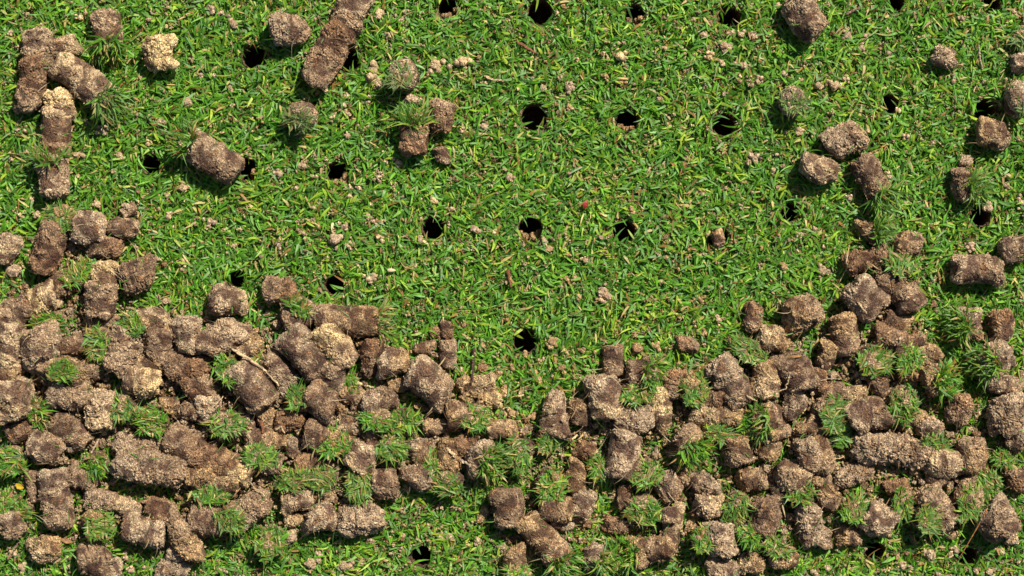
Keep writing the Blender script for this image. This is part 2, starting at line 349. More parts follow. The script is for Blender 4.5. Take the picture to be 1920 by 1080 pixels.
PLUGS = """
70 60 72 122 52 pm . 1.2|grey brown upper piece of the broken vertical plug at the upper left corner
68 112 50 202 50 rm . 1.35|reddish crumbling lower piece of the broken vertical plug at upper left
96 90 142 84 40 ms . 1.4|small tan chunk bridging the two plugs at upper left
108 118 206 190 58 sp b 1.0|slanting plug with pale top end and grass tuft at its lower right end
110 176 116 216 50 ys . 1.5|broken sandy piece on top of the left column of plugs
108 208 102 288 54 sr . 1.1|short vertical plug, sandy above and dark below, in the left column
96 292 104 362 58 mp a 1.3|stubby plug with grass at its top end, in the left column
196 24 204 90 52 mp b 1.1|upright short plug near the top left with grass fringe at its foot
c 296 100 58 60 yy . 1.5|bright yellow sandy clod alone on the turf
310 112 332 126 18 yy . 1.3|small sandy tail piece at the foot of the yellow clod
348 264 440 322 60 pm a 1.1|speckled slanting plug lying alone, its right end at a core hole
c 541 55 70 60 gm . 1.3|broad grey brown clod near the top edge left of the long dark plug
672 -10 646 58 60 pm . 1.1|upper half of the long plug leaving the top edge
646 50 588 150 60 rm . 1.25|dark cracked lower half of the long plug by the core hole
600 150 612 172 10 ss . 1|tiny tan tip below the long dark plug
c 757 140 58 56 mp t 1.1|round turf topped clod between the crumb cluster and the pale curved crumb
c 773 186 26 18 gp . 1.3|small grey crumb touching the foot of the round turf topped clod
c 566 216 56 54 mg t 1.0|turf covered round clod alone left of centre top
778 222 778 286 54 mr a 1.1|upright plug with grass top and brown foot, left of the leaning clod
c 828 218 48 54 mr . 1.1|leaning angular clod at the right of the grass topped upright plug
c 828 290 28 34 dm . 1.3|small dark pointed chip below the leaning angular clod
1490 -2 1530 62 60 gm . 1.35|large rounded plug at the top edge with grass hanging on its lower left
c 1486 190 50 56 gg t 1.0|faded turf topped clod left of the small overhung core hole
c 1583 263 64 54 gm . 1.5|crumbly grey clod with a trail of crumbs to its left
c 1537 318 66 62 ps . 1.0|smooth pale round clod at upper right
1614 300 1656 374 52 dm b 1.25|dark slanting plug right of the smooth pale round clod
c 1863 252 62 52 om . 1.0|squarish brown clod with a root across its face
c 1808 348 44 58 dm r 1.3|dark crumbling clod in tall grass below the squarish clod
c 1915 72 34 30 mm t 1.2|grass covered lump at the right edge near the top corner
c 1914 118 34 36 gp . 1.4|crumbly pale lump at the right edge above a grassy one
c 1908 186 50 66 gg t 1.1|large faded grass lump cut by the right edge
c 1770 108 42 40 gp . 1.7|loose crumbly heap alone in the upper right turf
c 1810 300 24 22 gp . 1.6|small crumb heap with a thin trailing strand below the squarish clod
c 1346 448 24 34 om . 1.0|small brown clod sitting in the core hole right of centre
c 12 467 50 52 ps . 1.2|pale round clod cut by the left edge at mid height
c 25 507 24 22 gp . 1.4|small crumb lump under the pale clod at the left edge
c 118 407 56 48 mo t 1.3|tufted brown clod above the dark plug in the left column
106 424 78 506 54 dr . 1.1|dark smooth slanting plug in the left column
c 168 428 58 58 gp . 1.1|pale grey rounded clod touching the tufted brown one
232 400 252 388 26 gd . 1.5|small crumbly knob at the top of the cracked slanting plug
c 230 430 56 44 dm . 1.1|dark upper piece of the cracked slanting plug at left
c 198 462 58 40 mr . 1.2|brown lower piece of the cracked slanting plug at left
c 258 516 66 56 dd . 1.6|very dark crumbly clod alone right of the left column
195 496 196 540 50 ys . 1.2|pale sandy upper end of the upright plug in the left pile
192 535 186 590 58 mm . 1.2|cracked brown lower part of the upright plug in the left pile
130 524 98 545 48 om . 1.2|brown crumbled plug end joining the tuft at left
c 152 515 44 46 mm t 1.0|bright grass tuft plug standing left of the sandy upright end
104 550 64 566 54 sy . 1.1|yellowish sandy plug part of the left slanting row
60 568 8 604 54 dm . 1.2|dark speckled plug reaching the left edge
c 6 600 40 44 mg . 1.4|loose crumbly piece at the left edge below the dark speckled plug
c 90 600 66 40 mm t 1.0|wide grass tuft plug spreading over the left pile top
72 622 84 676 78 mg . 1.3|large cracked clod under the wide grass tuft at left
22 608 20 690 56 ps . 1.2|tall pale plug standing along the left edge
132 636 136 660 54 dr . 1.2|dark plug half hidden right of the large cracked clod
c 190 604 60 34 mm . 1.1|brown arched crust above the bright grass tuft in left pile
c 192 636 54 50 om t 1.0|bright grass tuft below the brown arched crust
c 285 602 56 50 ps . 1.0|tan peaked clod with sparse grass at the top of the left pile
c 262 608 46 34 mo t 1.1|thin grass fringe clod beside the tan peaked clod
c 297 645 52 60 dm . 1.2|dark brown clod beneath the tan peaked clod
246 622 216 690 62 gm . 1.35|big grey cracked slanting plug in the left pile
c 284 680 46 36 so . 1.0|small tan piece right of the big grey cracked plug
c 160 700 60 40 om . 1.5|loose reddish brown rubble between plugs in left pile
240 712 292 722 60 py . 1.4|large pale pitted plug in the middle of the left pile
c 353 628 54 62 gp . 1.2|pale grey clod at the left of the touching pair
388 652 448 614 60 mp . 1.2|slanting plug with dark lower and speckled upper end, right of a pale grey clod
c 430 564 66 56 ps . 1.05|round speckled clod just below a small core hole
c 352 690 76 46 dr . 1.6|dark shaggy broken plug below the touching pair
c 375 728 52 50 rm . 1.4|reddish dark chunk below the dark shaggy plug
c 106 690 62 54 mo . 1.1|brown clod with grass on its right in the left pile
c 120 690 44 38 mm t 1.0|flat grass tuft leaning on the brown clod at left
96 736 160 742 56 gm . 1.1|horizontal plug with root threads in the left pile
188 738 190 800 54 ps . 1.45|pale rough upright plug below the pitted one
c 24 750 72 76 ps . 1.1|large sandy clod at the left edge
c 12 702 48 42 mo . 1.2|brown lump at the left edge behind the large sandy clod
c 72 765 42 42 om t 1.0|dark green tuft in the gap right of the large sandy clod
104 788 162 828 50 dm . 1.2|slanting dark plug below the horizontal one at left
c 45 806 58 38 dr . 1.3|low dark reddish lump at left below the sandy clod
c 236 762 46 54 om t 1.0|tall dark grass tuft in a shadowed gap of the left pile
c 290 792 58 46 om t 1.1|grass tuft plug above the long dark slanting plug
390 742 388 790 48 pg . 1.3|pale clod left of the round grass tuft
c 526 546 54 46 mr . 1.35|reddish brown rough clod left of the core hole over the frayed plug
c 562 592 58 50 mg . 1.1|brown clod at the left end of the long horizontal plug
c 562 570 40 30 mm t 1.0|pale grass fringe on the clod at the long plug's left end
598 600 712 602 56 mo f 1.0|long horizontal plug with frayed straw at its right end
606 616 650 680 60 ym . 1.0|slanting plug with bright yellow sandy upper end
542 628 600 698 68 gd . 1.05|large smooth dark slanting plug beside the yellow ended one
622 680 622 728 48 mg . 1.1|brown plug stub below the large smooth dark plug
c 467 648 44 40 so . 1.0|small tan lump behind the long pale root
c 480 672 30 32 mm t 1.0|small yellow green tuft crossed by the long pale root
504 668 540 712 44 mg . 1.2|narrow slanting plug right of the long pale root
c 540 724 36 46 gg . 1.6|crumbly pale grey heap at the lower end of the long root
442 692 498 756 66 gm . 1.05|thick slanting plug with grass at its upper left end
c 430 692 48 46 mm t 1.0|dense tuft at the upper left end of a thick slanting plug
582 736 622 766 68 md . 1.0|square ended plug with grass on its left side
c 566 748 36 48 mo t 1.0|narrow bright tuft left of the square ended plug
c 540 784 50 42 rr . 1.4|dark reddish clod below the crumbly grey heap
c 465 802 40 52 gg . 1.3|grey lump right of the round grass tuft
c 428 792 56 50 mm t 1.0|round grass tuft right of a pale clod in the left pile
578 806 606 828 56 dm . 1.0|dark plug whose right end is capped by vivid grass
c 632 830 54 58 oo t 1.0|vivid round grass cap facing up at the end of a dark plug
c 652 798 42 38 sp . 1.0|pale square chip above the vivid round grass cap
c 698 668 42 56 rd . 1.4|dark reddish crumbled half of the short plug left of centre
c 737 680 56 54 go . 1.0|squared brown half of the short plug left of centre
c 712 752 60 46 gm . 1.1|low arched clod with grass below it left of centre
c 712 786 60 40 mm t 1.0|wide grass tuft below the low arched clod
c 762 786 46 46 om t 1.0|grass tuft left of the half buried tan plug
c 735 836 50 50 mm t 1.0|dark green tuft above the plug pair left of centre bottom
776 692 836 744 66 pm . 1.0|thick slanting plug with yellow leaf bits at its lower end
840 640 840 688 32 mg . 1.3|narrow upright dark plug standing above the band left of centre
c 838 618 24 32 dr . 1.5|dark crumbly knob atop the narrow upright plug
c 816 622 22 16 rr . 1.5|small reddish nub beside the dark crumbly knob
c 797 652 38 22 rm . 1.3|curved reddish flake left of the narrow upright plug
c 895 722 60 34 os . 1.7|loose tan soil heap spilled on the turf
c 918 748 44 34 oy . 1.7|yellowish loose heap below the tan spill
842 780 872 780 54 om . 1.1|tan plug half covered by grass left of the flat tan one
c 890 782 48 50 mm t 1.0|grass tuft covering the right of the half covered tan plug
918 804 966 806 36 so . 1.0|flat tan plug lying horizontally at the middle of the band
1040 816 1042 738 62 mp . 1.0 taper|cone shaped plug with pale pointed top
c 1088 772 40 48 om . 1.1|brown lump tucked between the cone shaped and tall plugs
1126 710 1140 780 66 gs . 1.0|thick smooth upright plug with sandy lower end
1148 650 1152 704 38 dm . 1.1|narrow dark upright plug at the upper rim of the band
1182 702 1228 696 54 mm r 1.3|cracked barrel clod with pale grass at its right
c 1290 646 34 28 rm . 1.5|small reddish lump with a curly strand above the band
c 1412 594 30 56 rm . 1.5|dark crumbly upright piece in the grass above the band
c 1452 635 56 44 so . 1.05|oval tan pellet left of the tiny orange mushroom
c 1505 588 64 62 om . 1.3|round brown clod right above the tiny orange mushroom
c 1402 658 54 46 om t 1.1|yellowish green tuft clod left below the oval tan pellet
1346 682 1394 752 62 gm . 1.2|large slanting plug with ragged upper end right of centre
c 1437 712 56 62 os . 1.0|round orange tan clod between two plugs
1474 672 1508 720 64 dm . 1.05|thick dark plug right of the round orange tan clod
c 1486 757 44 52 gg . 1.4|crumbly grey lump under the thick dark plug
c 1266 722 44 48 rm . 1.3|dark reddish lump left of the leafy tuft
c 1298 726 54 50 oo t 1.0|leafy round tuft left of the large ragged ended plug
c 1190 738 56 42 om t 1.1|arched bright tuft below the cracked barrel clod
c 1236 758 42 62 ys . 1.0|smooth sandy upright lump under the barrel clod
1300 776 1386 778 44 so . 1.3|long low sandy plug below the leafy tuft
c 1342 745 44 38 mr . 1.4|brown crumbled piece beside the large ragged ended plug
c 1440 786 58 56 om l 1.0|squared tan clod with grass on its left
c 1188 786 66 50 gg . 1.35|grey crumbly top lump of the tall pale plug
1176 812 1160 892 60 gp . 1.1|tall pale plug standing at the centre bottom
c 1244 792 30 46 so . 1.1|small tan lump right of the grey crumbly top
1278 812 1298 846 60 mo b 1.1|short plug with splayed grass at its foot
1600 540 1642 580 66 gm . 1.1|thick rounded plug with grass and a root at its foot, upper right pile
1580 592 1586 660 54 om . 1.1|upright plug with shredded root face in the upper right pile
c 1550 666 38 58 om . 1.0|shaded egg shaped clod left of the shredded plug
1692 542 1714 576 56 mm . 1.1|dark plug end at the right of the upper right pile
c 1667 530 50 46 dd . 1.2|shaded blackish ring shaped clod under a grass cap
c 1686 500 52 44 mm t 1.0|grass cap sitting on the upper right pile
c 1650 480 40 46 dr . 1.2|dark brown plug end left of the grass cap
c 1612 490 48 44 rr . 1.4|hollow reddish broken piece at the top of the upper right pile
c 1632 434 36 54 om r 1.1|brown clod with grass growing on its right, above the pile
c 1703 458 50 48 om . 1.2|round knobbly clod alone above the grass cap
1788 502 1876 508 54 pm . 1.1|thick horizontal plug lying alone at the right
c 1902 467 52 50 gm . 1.0|flat disc like clod touching the right edge
c 1682 604 44 36 mo . 1.0|smooth brown clod above the double grass tufts
1644 626 1694 638 42 rm . 1.2|reddish brown plug above the double grass tufts
c 1635 672 58 58 mm t 1.0|large round grass tuft, left one of the double tufts
c 1694 668 44 50 mm t 1.0|bright leafy tuft, right one of the double tufts
c 1702 700 38 34 rr . 1.3|dark reddish lump below the bright leafy tuft
c 1738 666 44 38 so . 1.3|tan rough lump right of the double grass tufts
c 1716 640 40 26 rm . 1.4|reddish crust behind the double grass tufts
1738 716 1762 706 58 om r 1.15|round gritty clod with grass on its right side
c 1814 606 48 50 gr l 1.3|rough clod half covered by grass left of the folded one
c 1876 614 44 56 rm . 1.2|brown folded clod near the right edge
1842 694 1886 662 62 pg l 1.1|big grey plug with cleft top near the right edge
c 1880 720 58 36 gm . 1.3|lower crust of the big grey cleft plug
c 1917 712 18 34 so . 1.0|tan sliver of clod cut by the right edge
c 1890 778 62 66 gm . 1.7|heap of crumbly grey soil at the right edge
c 1797 768 46 52 rm . 1.4|brown crumbly clod right of the spreading turf
c 1744 798 42 36 gp . 1.5|small grey crumb heap above the sandy oval plug
c 1630 778 64 60 pd . 1.25|large rough round clod in the right pile
c 1607 738 36 34 so . 1.1|small tan ball above the large rough round clod
c 1562 734 52 36 rm . 1.3|low reddish lump in the shaded right pile
c 1645 714 38 46 rd . 1.3|dark lump directly under the large round tuft
c 1695 752 58 56 mm t 1.0|spreading grass turf right of the large rough round clod
c 1712 780 42 36 mo . 1.3|tan rubble below the spreading turf
c 1557 768 64 56 mm t 1.0|wide patch of upstanding turf left of the large rough clod
1606 836 1736 852 54 gm . 1.9|long ragged crumbling plug with a dark cavity beneath
c 1772 866 62 54 sp . 1.1|sandy oval plug end right of the long ragged one
c 1820 856 52 62 mo . 1.3|rough brown upright clod right of the sandy oval
c 1536 852 46 62 om . 1.3|brown rounded clod left of the long ragged plug
c 1600 890 68 34 gm . 1.8|crumbly ledge under the long ragged plug
c 1818 930 62 74 mm t 1.1|large overgrown turf plug above the orange needle
1736 924 1780 982 56 mp . 1.15|slanting plug with tuft below, left of the overgrown turf plug
c 1732 972 46 48 mm t 1.0|shaded hanging tuft at the lower left of the slanting plug
c 1868 972 66 72 gm . 1.3|large rough clod right of the orange needle
c 1692 938 38 52 mm t 1.0|curly grass tuft above the shaded gap
c 1682 912 40 28 rr . 1.4|reddish crust over the curly grass tuft
1624 962 1668 982 58 pg . 1.2|horizontal plug with grass on its left end, lower right
c 1600 958 48 50 mm t 1.0|splayed tuft at the left end of the lower right horizontal plug
c 1555 932 42 44 om . 1.1|smooth brown lump below the crumbly ledge
c 1590 1006 42 34 om . 1.5|tan crumbled lump above the shaded core hole
c 1518 984 42 80 gg . 1.6|tall pale crumbly piece left of the splayed tuft
c 1545 1010 28 34 gm . 1.4|small crumbly piece right of the tall pale crumbly one
c 1906 896 38 40 dr . 1.5|dark crumbly lump at the right edge
c 1858 902 36 34 mo t 1.1|grassy brown lump above the large rough clod
c 1902 824 36 46 gd . 1.5|grey dark crumbly lump at the right edge below the heap
c 1575 820 40 30 mm t 1.0|small bright tuft at the upper left of the long ragged plug
c 1748 828 46 28 mm t 1.0|low grass tuft above the sandy oval plug
c 1212 886 50 54 dm t 1.1|green tuft on a dark clod right of the tall pale plug
1242 894 1264 930 46 gm . 1.3|slanting knobbly plug above the tan wedge
c 1320 908 46 44 mg . 1.0|smooth rounded knob on top of a pale crumbly plug
c 1330 946 48 46 ps . 1.6|pale crumbly lower part beneath the smooth knob
c 1286 888 28 46 om . 1.3|narrow brown lump left of the smooth rounded knob
1376 824 1390 866 54 om . 1.2|gritty plug with a long blade across it
c 1412 898 46 40 om . 1.5|tan crumbled lump below the gritty plug
c 1442 838 36 50 mo . 1.3|small knobbly clod right of the gritty plug
c 1487 892 62 56 ms . 1.1|domed clod with grass hanging below it
c 1500 926 48 38 mm t 1.0|hanging grass fringe below the domed clod
c 1432 972 50 66 dd . 1.4|dark shaded clod between the hanging fringe and a matted tuft
c 1382 944 48 48 mm t 1.0|matted grass tuft right of the pale crumbly plug
1342 984 1358 1036 58 gp . 1.4|large crumbly upright plug at the bottom right of centre
c 1315 1008 42 42 mm t 1.0|tuft on the left flank of the large crumbly upright plug
c 1406 1002 36 42 mm t 1.0|tuft on the right flank of the large crumbly upright plug
c 1357 1068 58 38 pg . 1.3|grey plug end cut by the bottom edge
1248 1028 1274 948 46 ms . 1.0 taper|smooth tan wedge leaning on the band
c 1238 1030 46 44 mo . 1.3|brown crumbly foot of the tan wedge
c 1192 1038 48 54 om l 1.0|squared brown clod with grass on its left at the bottom
c 1156 1040 34 44 mm t 1.0|yellow green tuft left of the squared brown bottom clod
c 1468 1046 50 38 mo . 1.3|brown clod under a thin tuft at the bottom
c 1456 1026 40 34 mm t 1.0|thin tuft on the brown bottom clod
c 1410 1056 42 38 so . 1.3|small tan lump near the bottom edge, left of the thin tuft
c 1203 948 60 46 om t 1.1|broad tuft with tan soil above the squared bottom clod
c 1172 932 28 42 om . 1.1|narrow tan lump at the foot of the tall pale plug
c 1516 852 40 52 gm . 1.6|crumbly grey lump above the domed clod
c 1156 984 44 28 rm . 1.7|reddish loose rubble below the broad tuft
776 832 798 864 40 go . 1.0|smooth egg shaped plug below the dark green tuft
c 787 894 54 48 mg . 1.25|rough clod with grass across, below the egg shaped plug
848 826 838 878 48 oo . 1.1|upright plug with a root across its top, bottom centre left
c 902 862 56 58 gm r 1.2|square cracked clod with a bright tuft on its right
c 872 832 40 30 rr . 1.5|reddish crumbly bridge between two plugs at bottom centre left
946 924 954 982 62 dm . 1.1|dark gritty barrel plug with scrubby top, bottom centre
984 972 1056 1058 56 om b 1.0|long slanting plug with a sprig on it at the bottom
c 1042 952 56 48 mo . 1.1|mossy topped brown clod right of the dark barrel plug
c 1090 948 38 60 gm . 1.4|pale crumbly upright lump right of the mossy clod
c 1054 982 40 22 gg . 1.4|small pale crumb bar beneath the mossy clod
c 1080 892 38 54 oo . 1.0|orange brown cracked clod left of the tall pale plug
c 1118 874 26 44 mm t 1.0|thin curved tuft between the orange clod and tall plug
c 1117 1050 42 52 gm r 1.1|grey clod with grass over its right at the bottom
c 967 1050 44 46 om . 1.0|tan clod at the bottom edge left of the long slanting plug
c 970 1068 42 24 mm t 1.0|small tuft at the bottom edge beside the tan clod
c 907 966 16 30 oo . 1.0|thin tan sliver left of the dark gritty barrel
c 980 842 56 44 mm t 1.0|vivid grass tuft of broad blades at band centre
c 1030 902 56 54 mm t 1.0|large coarse tuft of broad blades below the band centre
c 842 898 58 40 mm t 1.0|drooping grass tuft below the upright plug with a root
c 1022 824 38 36 mm t 1.0|small vivid tuft under the cone shaped plug
c 1100 848 38 32 rr . 1.5|reddish fibrous lump left of the tall pale plug
318 818 400 866 56 mr . 1.0|long dark slanting plug, upper two thirds
402 862 468 892 56 ry . 1.0|yellow tipped lower end of the long dark slanting plug
c 500 826 68 40 mo . 1.1|brown plug behind the tuft right of the yellow tipped end
c 490 854 56 42 mm t 1.0|bright tuft just right of the yellow tipped end
c 552 838 30 34 gd . 1.0|small dark nub right of the brown plug
688 838 666 878 56 ps . 1.1|pale short plug below the vivid round grass cap
c 585 864 62 36 ro . 1.3|brown slab above the long grass tuft
c 560 898 56 40 mm t 1.0|left end of the long shaded grass mat
c 608 898 52 42 mm t 1.0|right end of the long shaded grass mat
704 906 742 904 54 md . 1.1|squared plug with dark grass at its left end
c 674 908 48 56 mm t 1.0|dark hanging grass left of the squared plug
c 555 938 54 42 sp . 1.2|sandy lump below the long shaded grass mat
c 604 972 56 56 gp . 1.2|pale squarish clod with grass below it at bottom left
c 600 930 46 32 rm . 1.3|brown flat piece above the pale squarish clod
c 550 974 30 26 so . 1.4|small tan crumb heap left of the pale squarish clod
c 678 972 72 50 gp . 1.7|wide crumbly clod at the right end of the left pile
c 470 956 78 44 gm . 1.8|twisted rubble with hanging strands in the lower left pile
c 388 976 58 56 md . 1.1|dark rounded plug with straw and grass at its right
c 434 966 44 50 mm t 1.0|soft grass tuft right of the dark rounded plug
c 428 904 56 40 so . 1.2|tan slab above a curly tuft in the lower left pile
c 398 928 52 40 mm t 1.0|curly tuft below the tan slab
c 512 1012 54 56 gm t 1.1|round turf plug alone at the bottom left of centre
c 22 858 56 46 rm t 1.1|bright tuft plug at the left edge in the lower pile
c 86 840 62 58 gm . 1.2|grey round clod right of the bright tuft at the left edge
100 886 112 984 58 gm . 1.2|long upright grey plug in the lower left corner
60 884 68 938 28 dm . 1.0|thin dark smooth plug left of the long upright grey one
c 154 894 50 42 mm . 1.4|brown crumbly lump right of the long upright grey plug
c 182 866 40 46 mm t 1.0|green tuft left of the huge crumbly slab
c 262 836 86 36 gm . 1.4|upper ledge of the huge crumbly slab
222 864 342 884 62 gm . 1.5|huge crumbly slab in the lower left pile
c 380 892 48 46 oo . 1.4|tan crumbled lump right of the huge slab
c 190 938 60 38 gm . 1.3|brown flat lump above the fan shaped tuft
c 178 978 52 50 mo t 1.1|fan shaped tuft below the brown flat lump
238 986 302 1000 58 pg . 1.2|wide pale plug near the bottom left
c 306 960 52 46 rm . 1.2|reddish round clod on the wide pale plug
c 240 952 50 30 sp . 1.5|pale crumb drift above the wide pale plug
c 348 1010 54 62 mo . 1.3|round dark brown clod below the dark rounded plug
c 178 1053 58 52 md . 1.1|smooth brown round clod near the bottom edge at left
c 213 1066 26 34 gp . 1.6|pale crumbly bit beside the smooth bottom clod
c 322 1066 58 32 gg . 1.7|flat pale crumb patch at the bottom edge
c 22 985 46 48 gm . 1.4|crumbly brown lump at the lower left edge
c 84 1028 48 44 so . 1.6|loose tan soil patch in the bottom left corner
c 10 938 34 40 mm t 1.0|fine tuft at the left edge above the crumbly brown lump
c 50 955 34 28 mm t 1.0|low yellow green tuft in the lower left corner
c 652 716 26 34 mm t 1.0|bright yellow green sprig patch in the band left of centre
c 508 870 40 34 mm . 1.4|shaded brown lump under the bright tuft
c 330 1040 34 26 gg . 1.5|pale ragged lump beside the flat crumb patch
c 1256 966 26 30 mm . 1.2|small brown lump beside the top of the tan wedge
c 1460 930 30 44 dm . 1.3|shaded dark lump left of the hanging grass fringe
c 1780 1000 26 20 mo . 1.4|little tan crumb at the foot of the slanting plug
c 748 720 40 26 om . 1.5|small reddish bit left of the thick slanting plug
c 660 740 46 30 om . 1.5|tan crumbly bit below the bright sprig patch
c 1530 706 34 30 dr . 1.4|deeply shaded lump under the egg shaped clod
c 1520 800 50 40 om . 1.3|brown lump below the upstanding turf patch
c 1460 810 40 30 om . 1.3|brown crust beneath the squared tan clod
c 1340 812 50 30 mm t 1.0|low grass tuft under the long low sandy plug
c 1400 792 36 34 mm t 1.0|small tuft joining the long low sandy plug and squared clod
c 1880 860 34 30 mm t 1.0|sparse tuft right of the rough brown upright clod
c 810 872 24 40 mm t 1.0|thin upright tuft right of the egg shaped plug
c 500 784 34 36 om . 1.4|orange brown crumbled bit above the brown plug
c 360 770 40 34 mm . 1.4|brown lump in the shadow left of the pale clod
c 320 756 38 24 om . 1.5|small tan lump right of the tall dark grass tuft
c 700 830 30 40 mr . 1.3|brown shard above the pale short plug
c 815 800 40 34 om . 1.2|brown lump left of the half covered tan plug
c 1540 900 34 30 om . 1.4|small tan lump left of the crumbly ledge
c 1755 895 34 26 dm . 1.4|shaded lump under the sandy oval
c 1895 1010 24 22 gp . 1.4|small pale crumb lump in the bottom right corner turf
"""
# crumbs: x, y, w, h, tone
CRUMBS = """
350 190 18 24 g;395 17 20 16 p;415 24 16 12 p;428 30 20 10 p;437 46 18 18 g;150 33 20 14 y;18 60 14 14 g;33 87 16 10 g;77 45 12 10 g;
262 145 24 10 s;392 232 14 12 s;300 228 16 18 g;192 245 22 16 p;147 290 18 24 s;210 318 12 14 s;222 290 16 20 s;342 352 22 18 s;160 228 10 10 p;
432 165 12 14 s;377 140 12 14 p;400 140 10 12 p;432 198 14 10 p;278 222 10 12 s;275 268 12 10 s;46 245 10 10 g;22 300 14 10 s;50 285 16 12 p;
710 24 20 18 s;752 37 12 12 p;761 46 11 10 s;727 65 15 14 p;755 73 9 16 p;698 132 26 30 s;708 158 30 18 s;690 148 14 20 p;685 193 15 12 p;692 180 10 10 g;
643 197 15 16 p;652 180 12 12 s;627 218 14 12 s;650 213 14 12 s;680 240 20 16 g;652 255 14 20 s;817 122 36 22 s;808 134 16 16 s;842 126 15 12 p;868 115 32 24 y;
1018 165 10 10 g;868 240 10 14 p;747 306 25 22 s;756 318 12 10 s;710 333 20 18 s;720 303 22 8 s;613 300 12 11 s;563 310 18 20 p;557 322 10 10 s;522 323 19 18 g;
657 352 28 12 s;672 350 16 12 s;555 352 20 12 s;594 330 24 10 s;908 237 15 16 p;867 247 20 10 s;955 332 20 14 p;789 185 10 10 g;910 155 30 7 s;
1068 165 20 22 g;1067 200 12 20 m;1163 153 22 16 o;1135 142 14 20 o;1162 105 28 22 y;1132 99 11 12 p;1160 81 13 9 y;1173 122 10 16 o;1135 55 10 10 g;1067 325 13 12 p;
1083 110 8 8 g;1330 108 18 28 y;1358 86 24 20 p;1366 92 14 18 p;1353 116 16 14 s;1397 122 16 16 g;1379 118 10 10 p;1408 150 12 28 p;1422 152 18 20 g;1388 153 12 22 p;
1367 167 8 14 g;1415 298 30 20 g;1302 37 12 16 p;1365 323 12 14 o;1393 340 12 10 o;1374 60 18 12 s;1390 64 16 14 p;1412 66 14 12 g;1320 65 16 14 g;1283 95 10 14 p;1290 297 12 14 p;
1235 185 10 10 p;1215 60 10 10 m;1500 245 22 14 s;1528 250 22 12 s;1541 256 16 8 s;1539 278 12 18 g;1565 160 26 20 s;1534 160 18 22 s;1552 152 14 12 s;1590 148 20 16 s;1590 66 16 26 g;
1623 68 22 14 g;1617 90 14 20 g;1658 82 12 14 g;1667 58 12 10 g;1591 9 14 14 g;1902 22 20 12 s;1733 68 26 10 y;1703 256 26 14 s;1560 210 14 12 s;1667 100 12 14 g;1470 138 14 14 g;
1503 152 10 14 g;1805 36 14 20 p;1687 207 14 10 s;1788 152 12 12 g;1670 280 16 10 g;1845 153 9 10 p;1665 331 14 14 g;1683 315 10 10 g;1751 268 10 10 p;1785 268 12 16 s;1523 35 8 8 g;
1912 262 16 14 s;1887 348 14 14 p;1892 330 16 10 s;1717 57 10 8 s;1460 10 14 14 s;1457 290 16 10 g;1450 320 12 12 g;
627 449 26 38 p;655 458 18 26 s;645 425 14 14 s;690 408 14 14 g;701 415 16 10 s;717 414 12 10 s;714 444 15 24 y;812 376 16 16 y;846 391 20 9 p;893 432 16 18 p;926 436 12 14 y;920 450 10 12 s;
788 452 18 18 g;808 458 14 10 y;842 422 8 12 p;700 520 24 18 p;726 535 14 14 m;682 517 12 8 s;523 459 14 14 g;569 437 12 10 p;635 417 10 10 s;695 384 10 10 s;655 368 10 10 s;588 390 10 12 p;
872 489 12 8 m;848 472 8 8 g;315 407 14 18 s;392 415 22 18 g;388 425 14 10 s;340 491 16 22 s;340 505 12 14 p;295 557 16 10 s;310 565 16 16 p;181 383 14 18 s;240 388 20 12 g;313 368 14 12 p;
346 378 10 10 s;437 460 10 14 s;304 443 10 8 s;325 426 8 8 s;57 373 12 12 p;68 402 20 14 s;25 394 14 10 s;416 432 10 10 s;1130 548 26 36 p;1126 562 18 18 s;1098 488 16 12 s;1078 522 14 26 o;
1020 450 16 14 p;1030 467 14 20 o;1012 488 12 8 p;1184 394 12 16 o;1373 382 10 22 g;1390 384 12 14 p;1424 396 10 10 g;1355 372 8 8 s;1318 365 20 14 s;1240 528 14 10 g;1293 482 12 12 o;
1092 657 20 16 o;1057 655 14 22 o;1052 690 28 22 o;1035 640 20 24 o;1195 653 22 20 r;1232 650 16 18 o;1348 600 16 20 g;1349 610 12 10 s;1322 625 14 14 r;1325 690 18 12 r;1273 682 14 12 r;
1060 520 16 14 o;1086 558 12 12 o;1113 495 8 8 s;1305 612 12 30 o;1312 560 22 12 o;1253 420 12 8 o;1430 467 14 12 o;1250 483 10 10 o;1542 508 22 24 g;1497 443 20 16 s;1528 430 14 18 s;
1594 374 16 16 p;1822 463 16 18 g;1854 390 20 18 g;1915 380 14 30 p;1700 383 10 8 s;1545 462 10 10 s;1550 490 10 10 g;1470 500 20 20 o;1467 412 10 8 s;1745 1040 22 28 p;1692 1062 16 16 g;
1735 1035 14 18 g;1795 1033 14 16 p;1782 1040 12 12 s;1830 1070 20 14 g;1855 1072 20 16 g;1878 1035 14 18 g;1868 1030 10 10 p;1912 1055 10 14 p;1525 1072 20 14 p;1552 1067 14 12 s;
845 1008 18 14 g;825 1006 14 12 p;803 985 10 10 s;895 1013 14 18 p;922 1013 14 12 p;870 985 10 12 p;855 952 12 10 p;932 1000 10 10 p;582 1057 26 20 s;600 1042 16 24 p;643 1062 34 20 s;
660 1055 14 16 s;693 1016 14 12 o;755 960 12 10 s;757 1007 10 10 s;677 1052 12 12 p;412 1070 14 14 p;425 1072 14 12 p;445 1065 10 10 s;545 1005 28 34 p;568 995 14 18 p;
100 1052 24 18 p;40 1065 24 16 s;120 1065 16 12 p;60 1045 20 16 p;275 1065 18 16 p;140 1010 16 14 p;232 1040 14 14 p;28 1040 14 12 g;245 1070 16 14 s;300 1010 14 12 p;
905 690 22 24 r;935 700 18 20 o;960 690 14 16 o;875 745 26 26 o;945 735 18 18 o;905 650 12 12 o;1000 700 16 14 r;1010 712 18 16 r;985 665 14 12 o;870 610 12 12 r;960 775 30 18 o;1000 780 22 16 r;880 560 12 10 o;985 545 10 10 o;950 600 12 10 r
"""
